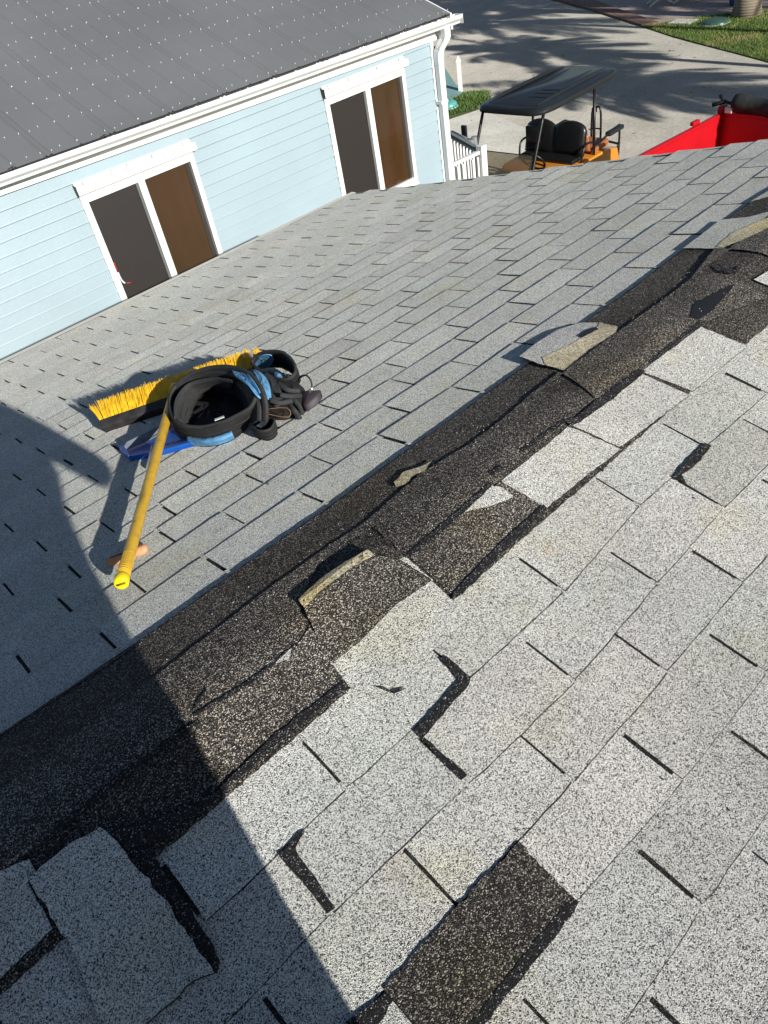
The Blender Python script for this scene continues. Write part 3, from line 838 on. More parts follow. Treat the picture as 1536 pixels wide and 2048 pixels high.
# ================================================================== BLUE HOUSE
M_side = plain('pale_blue_siding', (0.292, 0.382, 0.432), 0.45, var=0.05, scale=1.6, bump=0.0015, bscale=25, spec=0.4)
def metal_roof_mat():
    m, t, n, b, l = new_mat('grey_painted_metal')
    tc = n.new('ShaderNodeTexCoord'); no = n.new('ShaderNodeTexNoise'); no.inputs['Scale'].default_value = .8; no.inputs['Detail'].default_value = 5
    l.new(tc.outputs['Object'], no.inputs[0]); cr = n.new('ShaderNodeValToRGB')
    cr.color_ramp.elements[0].color = (.165, .172, .178, 1); cr.color_ramp.elements[1].color = (.205, .212, .218, 1)
    cr.color_ramp.elements[0].position = .3; cr.color_ramp.elements[1].position = .7
    l.new(no.outputs[0], cr.inputs[0]); l.new(cr.outputs[0], b.inputs['Base Color'])
    b.inputs['Roughness'].default_value = .42; b.inputs['Metallic'].default_value = .15
    n2 = n.new('ShaderNodeTexNoise'); n2.inputs['Scale'].default_value = 3.0
    l.new(tc.outputs['Object'], n2.inputs[0])
    bp = n.new('ShaderNodeBump'); bp.inputs['Distance'].default_value = .006; bp.inputs['Strength'].default_value = .6; l.new(n2.outputs[0], bp.inputs['Height']); l.new(bp.outputs[0], b.inputs['Normal'])
    return m
M_metal = metal_roof_mat()
M_screw = plain('zinc_screw', (0.52, 0.52, 0.52), 0.35, metal=0.0)
M_black = plain('black_rubber', (0.012, 0.012, 0.013), 0.7)
house = thing('blue_house', 'pale blue house with lap siding and grey metal roof across the gap', 'house', (0, 0, 0))
HX0, HX1, HD = -7.0, 6.40, 10.0
# siding: real laps
bm = bmesh.new()
def lap_run(x0, x1, zt, zb_limit, fy, holes=()):
    pass
z_lines = [-0.457 - 0.1022*i for i in range(-2, 34)]
wins = [(2.305, 3.395), (4.905, 5.98)]
for i in range(len(z_lines)-1):
    zt, zb = z_lines[i], z_lines[i+1]
    spans = [(HX0, HX1)]
    if zt < -0.50 and zb > -1.72:
        spans = [(HX0, wins[0][0]+.01), (wins[0][1]-.01, wins[1][0]+.01), (wins[1][1]-.01, HX1)]
    if zt > -0.30: zt = -0.30
    if zb < G: break
    for xa, xb in spans:
        # profile: flat, then a small step near mid (double-four look), lip at bottom
        prof = [(0.0, zt), (-0.008, zt-0.045), (-0.016, zb+0.014), (-0.0195, zb+0.004), (-0.0195, zb), (0.0, zb)]
        for (y0, z0), (y1, z1) in zip(prof, prof[1:]):
            seg = [xa] + [x for x in np.arange(math.ceil(xa/.6)*.6, xb, .6)] + [xb]
            for xx0, xx1 in zip(seg, seg[1:]):
                bm.faces.new([bm.verts.new(Vector((x, WY+y, z))) for x, y, z in ((xx0, y1, z1), (xx1, y1, z1), (xx1, y0, z0), (xx0, y0, z0))])
bmesh.ops.remove_doubles(bm, verts=bm.verts, dist=1e-5)
link('siding', bm, M_side, house)
bm = bmesh.new()
# body behind the siding (with openings), side and back walls
for xa, xb in ((HX0, wins[0][0]+.02), (wins[0][1]-.02, wins[1][0]+.02), (wins[1][1]-.02, HX1)):
    box(bm, (xa, WY+.002, -1.69), (xb, WY+.12, -.57))
box(bm, (HX0, WY+.002, G), (HX1, WY+.12, -1.69)); box(bm, (HX0, WY+.002, -.57), (HX1, WY+.12, -.28))
box(bm, (HX1-.12, WY+.121, G), (HX1-.003, WY+HD, -.30)); box(bm, (HX0, WY+.121, G), (HX0+.12, WY+HD, -.30)); box(bm, (HX0+.121, WY+HD-.12, G), (HX1-.121, WY+HD, -.30))
link('wall', bm, M_side, house)
rp_ = math.tan(R(19.4))
zr0 = lambda x: -0.186 - 0.0077*(x-2.1)
RX0, RX1, RY = HX0-.25, 6.58, 5.25
bm = bmesh.new()
MID = RY + HD/2 + .2
def roofp(x, d, h=0.0):     # d horizontal distance up slope
    return Vector((x - h*0, RY + d - h*math.sin(R(19.4)), zr0(x) + d*rp_ + h*math.cos(R(19.4))))
# ribbed sheet
xs = [(RX0, 0)]
ribs = []
k = 0; x = 2.162
while x > RX0 + .3: x -= .27; k -= 1
kk = k
while x < RX1 - .08:
    ribs.append((x, (kk % 2) == 0)); x += .27; kk += 1
prof = [(RX0, 0)]
for x, major in ribs:
    if not major:
        prof += [(x-.015, 0), (x, .009), (x+.015, 0)]
    else:
        prof += [(x-.034, 0), (x-.019, .011), (x-.004, .0), (x+.006, .001), (x+.021, .012), (x+.036, 0)]
prof.append((RX1, 0))
ds = [0, .6, 1.4, 2.4, 3.6, MID-RY]
grid = [[bm.verts.new(roofp(x, d, h)) for x, h in prof] for d in ds]
for a, b_ in zip(grid, grid[1:]):
    for i in range(len(prof)-1): bm.faces.new((a[i], a[i+1], b_[i+1], b_[i]))
# back slope, front lip and thickness
bk = [bm.verts.new(Vector((x, MID+(MID-RY), zr0(x)))) for x, h in prof]
for i in range(len(prof)-1): bm.faces.new((grid[-1][i], grid[-1][i+1], bk[i+1], bk[i]))
lip = [bm.verts.new(v.co + Vector((0, 0.002, -.012))) for v in grid[0]]
for i in range(len(prof)-1):
    f = bm.faces.new((lip[i], lip[i+1], grid[0][i+1], grid[0][i])); f.material_index = 2
# screws
r0 = 0
for x, major in ribs:
    offs = (-.018, .055) if major else (0.0,)
    cols_ = [(x + (-.034 if major else 0), 0.010), (x + (.055 if major else .0), .002 if major else .010), (x+.135, .002)]
    for ci, (xx, hh) in enumerate(cols_):
        d = .05 + (0.0 if ci != 2 else .02)
        while d < 4.9:
            c_ = roofp(xx + random.uniform(-.004, .004), d, hh)
            vs = bmesh.ops.create_cone(bm, cap_ends=True, segments=6, radius1=.0052, radius2=.0036, depth=.010)['verts']
            M_ = Matrix.Translation(c_) @ Matrix.Rotation(R(19.4), 4, 'X')
            for v in vs: v.co = M_ @ v.co
            for f in {f for v in vs for f in v.link_faces}: f.material_index = 1
            d += .305
mr_ = link('metal_roof', bm, [M_metal, M_screw, M_black], house)
bm = bmesh.new()
for a, b_ in ((0, MID-RY),):
    q = [roofp(RX1-.002, 0, -.002), roofp(RX1-.002, MID-RY, -.002)]
    prism(bm, [q[0], q[1], q[1]+Vector((0, 0, -.14)), q[0]+Vector((0, 0, -.14))], (.025, 0, 0))
bmesh.ops.recalc_face_normals(bm, faces=bm.faces)
link('rake_trim', bm, M_trim, house)
# gable triangles
bm = bmesh.new()
prism(bm, [Vector((HX1-.003, WY+.12, -.30)), Vector((HX1-.003, WY+HD, -.30)), Vector((HX1-.003, MID, zr0(6)+ (MID-RY)*rp_-.05))], (-.1, 0, 0))
bmesh.ops.recalc_face_normals(bm, faces=bm.faces)
link('gable', bm, M_side, house)
# frieze board and soffit
bm = bmesh.new()
def run(bm, x0, x1, zf, prof, mi=0):
    n = 12
    rows = []
    for i in range(n+1):
        x = x0+(x1-x0)*i/n; z = zf(x)
        rows.append([bm.verts.new((x, y, z+dz)) for y, dz in prof])
    m_ = len(prof)
    for a, b_ in zip(rows, rows[1:]):
        for j in range(m_):
            f = bm.faces.new((a[j], a[(j+1) % m_], b_[(j+1) % m_], b_[j])); f.material_index = mi
    bm.faces.new(rows[0][::-1]); bm.faces.new(rows[-1])
zfr = lambda x: -0.316 - 0.0165*(x-1.76)
run(bm, HX0, 6.50, zfr, [(5.36, 0), (5.36, -.033), (5.384, -.033), (5.384, .10), (5.376, .10), (5.376, 0.0)])
bmesh.ops.recalc_face_normals(bm, faces=bm.faces)
link('frieze_board', bm, M_trim, house)
bm = bmesh.new()
run(bm, HX0, 6.50, lambda x: zr0(x), [(5.318, -.01), (5.318, -.11), (5.40, -.11), (5.40, -.005)])
bmesh.ops.recalc_face_normals(bm, faces=bm.faces)
link('fascia_board', bm, M_trim, house)
# K-style gutter: open trough, curved face
bm = bmesh.new()
zg = lambda x: -0.186 - 0.0125*(x-1.75)
go = [(5.314, -.004), (5.314, -.082), (5.245, -.082), (5.236, -.060), (5.222, -.050), (5.206, -.036), (5.199, -.012), (5.199, 0.0)]
gi = [(5.204, 0.0), (5.204, -.012), (5.211, -.034), (5.226, -.047), (5.241, -.058), (5.249, -.078), (5.310, -.078), (5.310, -.004)]
run(bm, HX0-.2, 6.70, zg, go+gi)
bmesh.ops.recalc_face_normals(bm, faces=bm.faces)
gut = link('gutter', bm, M_alu, house)
bm = bmesh.new(); box(bm, (6.6995, 5.197, zg(6.7)-.084), (6.703, 5.317, zg(6.7)+.002)); link('end_cap', bm, M_alu, gut)
x = -6.5
while x < 6.6:
    bm = bmesh.new()
    tube(bm, [(x, 5.203, zg(x)-.002), (x+.01, 5.24, zg(x)+.004), (x+.02, 5.27, zg(x)+.012)], .0035, 5)
    tube(bm, [(x-.02, 5.25, zg(x)+.010), (x+.035, 5.262, zg(x)+.013)], .003, 5)
    if x > 1.2: link('gutter_hanger', bm, M_black, gut)
    else: bm.free()
    x += .76
# downspout with ribbed elbow
bm = bmesh.new()
def rect_sweep(bm, pts, w_, d_, axes=None):
    rows = []
    for i, p_ in enumerate(pts):
        p_ = Vector(p_); d = (Vector(pts[min(i+1, len(pts)-1)])-Vector(pts[max(i-1, 0)])).normalized()
        xa = Vector((1, 0, 0)); xa = (xa-d*xa.dot(d)).normalized(); ya = d.cross(xa)
        rows.append([bm.verts.new(p_+xa*a*w_/2+ya*b_*d_/2) for a, b_ in ((-.9, -1), (.9, -1), (1, -.9), (1, .9), (.9, 1), (-.9, 1), (-1, .9), (-1, -.9))])
    for a, b_ in zip(rows, rows[1:]):
        for j in range(8): bm.faces.new((a[j], a[(j+1) % 8], b_[(j+1) % 8], b_[j]))
    bm.faces.new(rows[0][::-1]); bm.faces.new(rows[-1])
pt = smoothpts([(6.50, 5.262, zg(6.5)-.075), (6.50, 5.262, zg(6.5)-.13), (6.495, 5.275, zg(6.5)-.18), (6.46, 5.315, zg(6.5)-.25), (6.447, 5.335, zg(6.5)-.31), (6.445, 5.335, zg(6.5)-.40)], 5)
rect_sweep(bm, pt, .082, .066)
rect_sweep(bm, [(6.445, 5.335, zg(6.5)-.38), (6.445, 5.335, G+.25)], .078, .060)
for i in range(8):
    p_ = Vector(pt[8+i]); 
    rect_sweep(bm, [p_+Vector((0, 0, .006)), p_-Vector((0, 0, .006))], .090, .073)
for zz in (-1.0, -2.3): box(bm, (6.385, 5.30, zz-.015), (6.49, 5.372, zz+.015))
bmesh.ops.recalc_face_normals(bm, faces=bm.faces)
link('downspout', bm, M_alu, house)
bm = bmesh.new(); box(bm, (6.385, WY-.022, G), (6.425, WY+.0, -.36)); box(bm, (6.4005, WY+.001, G), (6.425, WY+.06, -.36)); link('corner_board', bm, M_alu, house)

# windows
M_screen = plain('dark_insect_screen', (0.020, 0.0165, 0.016), 0.5, var=0.12, scale=40, bump=0.0005, bscale=900)
def blind_mat():
    m, t, n, b, l = new_mat('brown_pane')
    tc = n.new('ShaderNodeTexCoord'); no = n.new('ShaderNodeTexNoise'); no.inputs['Scale'].default_value = 1.6
    l.new(tc.outputs['Object'], no.inputs[0]); cr = n.new('ShaderNodeValToRGB')
    cr.color_ramp.elements[0].color = (.046, .027, .011, 1); cr.color_ramp.elements[1].color = (.062, .032, .016, 1)
    cr.color_ramp.elements[0].position = .35; cr.color_ramp.elements[1].position = .7
    l.new(no.outputs[0], cr.inputs[0]); l.new(cr.outputs[0], b.inputs['Base Color'])
    b.inputs['Roughness'].default_value = .12; b.inputs['Coat Weight'].default_value = .8
    wv = n.new('ShaderNodeTexWave'); wv.inputs['Scale'].default_value = 1.2; wv.inputs['Distortion'].default_value = 3
    l.new(tc.outputs['Object'], wv.inputs[0]); bp = n.new('ShaderNodeBump'); bp.inputs['Distance'].default_value = .02; l.new(wv.outputs[0], bp.inputs['Height']); l.new(bp.outputs[0], b.inputs['Normal'])
    b.inputs['Coat Roughness'].default_value = .02; b.inputs['Coat Roughness'].default_value = .02
    return m
M_blind = blind_mat()
M_gasket = plain('dark_gasket', (0.03, 0.025, 0.022), 0.5)
def window(x0, x1, gl, label):
    """gl = (left pane x0, x1, right pane x0, x1)"""
    ft, fb_, gt, gb = -0.556, -1.700, -0.622, -1.628
    fr = None
    bm = bmesh.new()
    yo, yi = WY-.026, WY+.045
    box(bm, (x0, yo, gt), (x1, yi, ft), bev=.003)
    box(bm, (x0, yo, fb_), (x1, yi, gb), bev=.003)
    box(bm, (x0, yo+.001, gb+.001), (gl[0], yi, gt-.001), bev=.002)
    box(bm, (gl[3], yo+.001, gb+.001), (x1, yi, gt-.001), bev=.002)
    box(bm, (gl[1], yo+.004, gb+.001), (gl[2], yi, gt-.001), bev=.002)
    # sill lip and inner sash beads
    box(bm, (x0-.006, yo-.014, fb_-.004), (x1+.006, yo-.001, fb_+.018), bev=.003)
    box(bm, (gl[0]+.001, yo+.012, gb+.001), (gl[0]+.012, yi, gt-.001)); 
    win = link('window', bm, M_trim, house)
    if label: win['label'] = label
    bm = bmesh.new(); box(bm, (gl[0]+.012, yo+.026, gb), (gl[1]-.022, yo+.030, gt)); link('insect_screen', bm, M_screen, win)
    bm = bmesh.new(); box(bm, (gl[1]-.0215, yo+.016, gb), (gl[1]-.001, yo+.034, gt), bev=.002); link('sash_stile', bm, plain('grey_sash', (.12, .13, .13), .4), win)
    bm = bmesh.new(); box(bm, (gl[2], yo+.034, gb), (gl[3]-.045, yo+.038, gt)); link('pane', bm, M_blind, win)
    bm = bmesh.new(); box(bm, (gl[3]-.0445, yo+.030, gb), (gl[3]-.030, yo+.040, gt)); box(bm, (gl[3]-.0295, yo+.040, gb), (gl[3], yo+.044, gt)); link('gasket', bm, M_gasket, win)
    # roll-down shutter housing with clips on its cap
    bm = bmesh.new()
    hx0, hx1 = x0-.010, x1+.030
    prof = [(WY-.012, -.452), (WY-.030, -.456), (WY-.034, -.480), (WY-.062, -.486), (WY-.066, -.545), (WY-.012, -.549)]
    rows = [[bm.verts.new((x, y, z)) for y, z in prof] for x in (hx0, hx1-.03)]
    rows[1] = [bm.verts.new((hx1-(.03 if i < 3 else 0), y, z)) for i, (y, z) in enumerate(prof)]
    m_ = len(prof)
    for j in range(m_): bm.faces.new((rows[0][j], rows[0][(j+1) % m_], rows[1][(j+1) % m_], rows[1][j]))
    bm.faces.new(rows[0][::-1]); bm.faces.new(rows[1])
    bmesh.ops.recalc_face_normals(bm, faces=bm.faces)
    hs = link('shutter_track', bm, M_trim, win)
    for f in (.06, .29, .42, .63, .90):
        xx = hx0 + (hx1-hx0)*f
        bm = bmesh.new(); tube(bm, smoothpts([(xx-.008, WY-.036, -.462), (xx+.004, WY-.042, -.458), (xx+.006, WY-.040, -.468), (xx-.002, WY-.044, -.475), (xx+.008, WY-.048, -.480)], 3), .0028, 5)
        link('hook', bm, plain('dull_steel', (.25, .25, .25), .4, metal=.6), win)
    bm = bmesh.new(); box(bm, (hx0-.0045, WY-.064, -.548), (hx0-.0005, WY-.014, -.47)); link('end_plate', bm, M_gasket, win)
    return win
w1 = window(2.305, 3.395, (2.353, 2.826, 2.888, 3.349), 'window whose dark screen carries a small red and white sticker')
w2 = window(4.905, 5.980, (4.955, 5.430, 5.495, 5.935), None)
# sticker on the screen
bm = bmesh.new()
pp = [Vector(hy(x, y, WY-.003)) for x, y in ((228, 525), (232, 535), (237, 548), (243, 560), (250, 566), (262, 565))]
pw = smoothpts(pp, 4)
tube(bm, pw[:7], .006, 6, mi=0); tube(bm, pw[7:17], .008, 6, mi=1); tube(bm, pw[17:], .006, 6, mi=0)
link('sticker', bm, [plain('sticker_red', (.40, .02, .02), .4), plain('sticker_white', (.6, .68, .8), .4)], w1)

# ---- porch landing, railing
M_rail = plain('white_vinyl', (0.76, 0.76, 0.75), 0.35, var=0.03)
M_grail = plain('grey_handrail', (0.20, 0.22, 0.23), 0.4)
A_ = Vector((6.47, 5.46, -1.70)); B_ = Vector((7.09, 5.42, -1.70)); D_ = Vector((7.52, 6.42, -1.69))
rl = thing('porch_railing', 'white vinyl porch railing with thin balusters at the corner of the blue house', 'railing', (B_.x, B_.y, -2.55))
def rel(v): return Vector(v) - Vector((B_.x, B_.y, -2.55))
def rail(a, b_, w_, h_, mat, nm='rail'):
    bm = bmesh.new(); a, b_ = rel(a), rel(b_)
    d = (b_-a).normalized(); s_ = d.cross(Vector((0, 0, 1))).normalized()*w_/2; u = Vector((0, 0, h_))
    q = [a-s_, a+s_, b_+s_, b_-s_]
    prism(bm, [v-u for v in q], u); bmesh.ops.recalc_face_normals(bm, faces=bm.faces)
    return link(nm, bm, mat, rl)
dn = Vector((0, 0, -.78))
dirA = (B_-A_).normalized(); dirD = (D_-B_).normalized()
rail(A_, B_-dirA*.05, .045, .035, M_rail); rail(A_+dn, B_+dn-dirA*.05, .04, .035, M_rail)
rail(B_+dirD*.05, D_, .05, .03, M_grail, 'cap_rail'); rail(B_+dirD*.05+Vector((0, 0, -.031)), D_+Vector((0, 0, -.031)), .035, .03, M_rail); rail(B_+dn+dirD*.05, D_+dn, .04, .035, M_rail)
bm = bmesh.new(); q = rel(B_); box(bm, (q.x-.045, q.y-.045, -.0), (q.x+.045, q.y+.045, .90), bev=.006); link('newel_post', bm, M_rail, rl)
bm = bmesh.new(); q = rel(D_); box(bm, (q.x-.04, q.y-.0, -.0), (q.x+.04, q.y+.08, .90), bev=.006); link('newel_post', bm, M_rail, rl)
for P0, P1, n_ in ((A_, B_, 7), (B_, D_, 11)):
    for i in range(1, n_+1):
        q = rel(P0.lerp(P1, (i-.3)/(n_+.6)))
        bm = bmesh.new(); box(bm, (q.x-.013, q.y-.013, .075), (q.x+.013, q.y+.013, .785), bev=.002); link('baluster', bm, M_rail, rl)
hr = thing('stair_handrail', 'short dark grey handrail and post behind the white porch railing', 'handrail', (8.0, 6.2, G))
a = Vector(hx(905, 264, 7.9)); b_ = Vector(hx(944, 284, 7.9)); a = Vector(hz(904, 264, -1.9)); b_ = Vector(hz(945, 284, -1.9)); p0 = Vector(hz(948, 273, -1.85))
bm = bmesh.new(); tube(bm, [a-hr.location, b_-hr.location], .022, 8); link('rail', bm, M_grail, hr)
bm = bmesh.new(); tube(bm, [Vector((p0.x, p0.y, G))-hr.location, p0-hr.location], .04, 10); link('post', bm, M_grail, hr)
bm = bmesh.new(); tube(bm, [Vector((a.x, a.y, G))-hr.location, a-hr.location], .02, 8); link('post', bm, M_grail, hr)
bm = bmesh.new(); prism(bm, [Vector((6.43, 5.36, -2.62)), Vector((7.16, 5.32, -2.62)), Vector((7.62, 6.50, -2.62)), Vector((6.43, 7.0, -2.62))], (0, 0, .07))
prism(bm, [Vector((6.43, 5.40, G)), Vector((7.12, 5.36, G)), Vector((7.56, 6.46, G)), Vector((6.43, 6.9, G))], (0, 0, 1.18))
bmesh.ops.recalc_face_normals(bm, faces=bm.faces)
tag(link('porch_landing', bm, M_conc2), 'raised landing under the white railing beside the blue house', 'landing')

# ================================================================== GOLF CART
M_cbody = plain('orange_pearl_paint', (0.62, 0.24, 0.02), 0.3, var=0.06, coat=0.6)
M_cblk = plain('black_canopy_plastic', (0.016, 0.018, 0.020), 0.28, var=0.15, scale=3)
M_cmet = plain('black_powder_tube', (0.010, 0.010, 0.011), 0.35)
M_vinyl = plain('black_vinyl', (0.010, 0.010, 0.011), 0.32, bump=0.002, bscale=20)
M_tanv = plain('tan_orange_vinyl', (0.33, 0.115, 0.045), 0.5, bump=0.002, bscale=25)
M_tyre = plain('tyre_rubber', (0.015, 0.015, 0.015), 0.8)
M_steel = plain('chrome', (0.6, 0.6, 0.6), 0.2, metal=1.0)
def glass_mat():
    m = bpy.data.materials.new('tinted_acrylic'); m.use_nodes = True; n = m.node_tree.nodes; l = m.node_tree.links
    b = n['Principled BSDF']; out = n['Material Output']
    b.inputs['Base Color'].default_value = (.20, .18, .14, 1); b.inputs['Roughness'].default_value = .15
    tr = n.new('ShaderNodeBsdfTransparent'); tr.inputs[0].default_value = (.80, .77, .68, 1)
    mx = n.new('ShaderNodeMixShader'); mx.inputs[0].default_value = .35
    l.new(tr.outputs[0], mx.inputs[1]); l.new(b.outputs[0], mx.inputs[2]); l.new(mx.outputs[0], out.inputs[0])
    return m
M_tint = glass_mat()
def rbox(name, lo, hi, mat, parent, bev=.03, rot=None):
    bm = bmesh.new(); box(bm, lo, hi, bev=bev, mat=rot)
    o = link(name, bm, mat, parent)
    for p__ in o.data.polygons: p__.use_smooth = True
    o.data.set_sharp_from_angle(angle=R(50))
    return o
cart = thing('golf_cart', 'orange golf cart with long black canopy parked behind the roof edge', 'golf cart', (9.98, 6.67, G), R(183))
# body: cowl, floor, seat box, rear deck
def profile_body(name, pts, y0, y1, mat, parent, bev=.025):
    bm = bmesh.new()
    prism(bm, [Vector((x, y0, z)) for x, z in pts], (0, y1-y0, 0))
    bmesh.ops.recalc_face_normals(bm, faces=bm.faces)
    bmesh.ops.bevel(bm, geom=list(bm.edges), offset=bev, segments=2, affect='EDGES', profile=.6)
    o = link(name, bm, mat, parent)
    for p__ in o.data.polygons: p__.use_smooth = True
    o.data.set_sharp_from_angle(angle=R(50))
    return o
profile_body('cowl', [(1.05, .38), (1.58, .40), (1.66, .58), (1.56, .82), (1.30, 1.02), (1.14, 1.02), (1.08, .66)], -.58, .58, M_cbody, cart, .04)
profile_body('seat_pod', [(-1.05, .40), (.36, .40), (.44, .86), (.36, .92), (-.55, .92), (-1.0, .85), (-1.10, .6)], -.60, .60, M_cbody, cart, .04)
rbox('floor_pan', (.15, -.56, .32), (1.12, .56, .41), M_cblk, cart, .02)
rbox('dashboard', (1.05, -.55, .95), (1.25, .55, 1.06), M_cblk, cart, .03)
rbox('side_skirt', (.2, .50, .34), (1.12, .60, .44), M_cblk, cart, .02)
# seats
rbox('seat', (-.17, -.50, .905), (.12, .50, .99), M_vinyl, cart, .05)
def lobed_back(name, x, z0, z1, lean, mat, lobes=2, half=.54, th=.12):
    bm = bmesh.new(); nu, nv = 28, 9
    fr, bk = [], []
    for i in range(nu+1):
        y = -half + 2*half*i/nu; c_ = abs(math.sin(math.pi*lobes*(i/nu)))**.55
        top = z1 - (1-c_)*.13
        rowf, rowb = [], []
        for j in range(nv+1):
            f = j/nv; z = z0 + (top-z0)*f; xx = x - lean*f
            puff = th*(.45 + .55*(math.sin(math.pi*min(1, f*1.02))**.4)*(.35+.65*c_))
            edge_ = min(1, (1-abs(y)/half)*9)**.5
            rowf.append(bm.verts.new((xx + puff*.5*edge_, y, z))); rowb.append(bm.verts.new((xx - puff*.5*edge_, y, z)))
        fr.append(rowf); bk.append(rowb)
    for i in range(nu):
        for j in range(nv):
            bm.faces.new((fr[i][j], fr[i+1][j], fr[i+1][j+1], fr[i][j+1])); bm.faces.new((bk[i][j+1], bk[i+1][j+1], bk[i+1][j], bk[i][j]))
        bm.faces.new((fr[i][nv], fr[i+1][nv], bk[i+1][nv], bk[i][nv])); bm.faces.new((bk[i][0], bk[i+1][0], fr[i+1][0], fr[i][0]))
    for i, s__ in ((0, 1), (nu, -1)):
        for j in range(nv): bm.faces.new([fr[i][j], fr[i][j+1], bk[i][j+1], bk[i][j]])
    bmesh.ops.remove_doubles(bm, verts=bm.verts, dist=1e-4); bmesh.ops.recalc_face_normals(bm, faces=bm.faces)
    return link(name, bm, mat, cart, smooth=True)
lobed_back('backrest', -.13, .97, 1.43, .08, M_vinyl)
lobed_back('rear_backrest', -.31, .99, 1.32, -.05, M_tanv)
rbox('rear_seat', (-.88, -.52, .905), (-.40, .52, 1.01), M_tanv, cart, .045)
rbox('headrest_pad', (-.09, -.46, 1.12), (-.055, -.20, 1.36), M_cblk, cart, .03)
# canopy: rounded tray with raised ribs
def canopy():
    bm = bmesh.new()
    L0, L1, HW = -1.10, 1.02, .60
    def outline(sc_, dx=0):
        pts = []
        n = 40
        for i in range(n):
            a = 2*math.pi*i/n; ca, sa = math.cos(a), math.sin(a)
            ex = .30 if ca > 0 else .22
            x = math.copysign(abs(ca)**ex, ca); y = math.copysign(abs(sa)**.25, sa)
            cx = (L0+L1)/2; hx_ = (L1-L0)/2
            wd = HW*(1-.10*(max(0, -x))**3 - .03*max(0, x)**4)
            pts.append((cx + x*hx_*sc_ + dx, y*wd*(1-(1-sc_)*1.6)))
        return pts
    levels = [(0.97, 1.845), (1.0, 1.855), (1.005, 1.885), (.985, 1.925), (.94, 1.944), (.90, 1.940), (.88, 1.952)]
    rings = [[bm.verts.new((x, y, z)) for x, y in outline(s__)] for s__, z in levels]
    for a, b_ in zip(rings, rings[1:]):
        for k in range(40): bm.faces.new((a[k], a[(k+1) % 40], b_[(k+1) % 40], b_[k]))
    for k in range(40):
        f1 = None
    def fill(r_, up):
        n_ = 40
        for k in range(n_//2-1):
            q = (r_[(10-k) % 40], r_[(11+k) % 40], r_[(12+k) % 40], r_[(9-k) % 40])
            if len(set(q)) == 4: bm.faces.new(q)
    top_f = bm.faces.new(rings[-1]); bm.faces.new(rings[0][::-1])
    for y in (-.42, .42):
        tube(bm, [(-.95, y*.85, 1.945), (-.6, y*.95, 1.962), (.5, y, 1.962), (.86, y*.96, 1.945)], [.012, .03, .03, .012], 8)
    for x in (.55, .38, .21):
        tube(bm, [(x, .05, 1.953), (x-.02, .2, 1.953), (x-.03, .34, 1.953)], .010, 6)
        pass
    for y in (-.2, .2): tube(bm, [(-.85, y, 1.946), (-.3, y, 1.95), (.05, y, 1.946)], [.008, .020, .008], 8)
    o = link('canopy', bm, M_cblk, cart, smooth=True)
    for p__ in o.data.polygons:
        if len(p__.vertices) > 8: p__.use_smooth = False
    o.data.set_sharp_from_angle(angle=R(40))
    return o
canopy()
def bar(name, pts, r, mat=M_cmet, k=5, parent=None):
    bm = bmesh.new(); tube(bm, smoothpts(pts, k) if len(pts) > 2 else pts, r, 8); return link(name, bm, mat, parent or cart, smooth=False)
for y in (-.53, .53):
    bar('front_strut', [(1.30, y, .86), (1.20, y, 1.10), (.86, y*.98, 1.86)], .022)
    bar('rear_strut', [(-.38, y*1.05, .72), (-.38, y*1.02, 1.86)], .022)
    bar('seat_rail', [(0, y*1.04, .78), (-.06, y*1.08, 1.08), (-.2, y*1.05, 1.14), (-.37, y*1.04, 1.10)], .016)
    bar('grab_bar', [(-1.22, y*.9, .40), (-1.24, y*.9, 1.0), (-1.10, y*.95, 1.10), (-.40, y*1.0, 1.0)], .017)
    rbox('armrest', (-1.26, y*.95-.05, 1.03), (-.84, y*.95+.05, 1.10), M_cblk, cart, .03, Matrix.Identity(4))
bar('rear_hoop', [(-1.30, .10, .40), (-1.30, .10, 1.20), (-1.30, .02, 1.30), (-1.30, -.06, 1.20), (-1.30, -.06, .40)], .017)
bar('hook', [(-1.30, .02, 1.30), (-1.30, .02, 1.25), (-1.285, .03, 1.235)], .010)
bar('footrest_frame', [(-.5, .50, .80), (-1.24, .48, .80), (-1.24, -.48, .80), (-.5, -.50, .80)], .018, k=3)
bar('hoop_rung', [(-1.30, .10, .98), (-1.30, -.06, .98)], .012)
bm = bmesh.new()
prism(bm, [Vector((1.31, -.50, .90)), Vector((1.31, .50, .90)), Vector((1.09, .50, 1.36)), Vector((1.09, -.50, 1.36))], (.006, 0, .001))
bmesh.ops.recalc_face_normals(bm, faces=bm.faces); link('windscreen', bm, M_tint, cart)
bar('windscreen_edge', [(1.085, -.50, 1.365), (1.085, .50, 1.365)], .007)
# steering wheel
bm = bmesh.new()
Ms = Matrix.Translation((.78, .27, 1.18)) @ Matrix.Rotation(R(-52), 4, 'Y')
tube(bm, [Ms @ Vector((.185*math.cos(2*math.pi*k/24), .185*math.sin(2*math.pi*k/24), 0)) for k in range(25)], .016, 8, cap=False)
for a in (0, 2.1, 4.2): tube(bm, [Ms @ Vector((0, 0, -.02)), Ms @ Vector((.18*math.cos(a), .18*math.sin(a), 0))], .012, 6)
link('steering_wheel', bm, M_vinyl, cart, smooth=True)
bar('steering_column', [(.79, .27, 1.16), (1.12, .27, .85)], .022)
bm = bmesh.new(); box(bm, (1.10, -.74, 1.42), (1.14, -.65, 1.70), bev=.012); o = link('mirror', bm, M_cblk, cart)
bar('mirror_arm', [(1.12, -.67, 1.52), (1.03, -.53, 1.48)], .010)
for y in (-.38, .38):
    bm = bmesh.new(); tube(bm, [(1.56, y, .62), (1.66, y, .60)], [.07, .06], 14); link('headlight', bm, M_steel, cart)
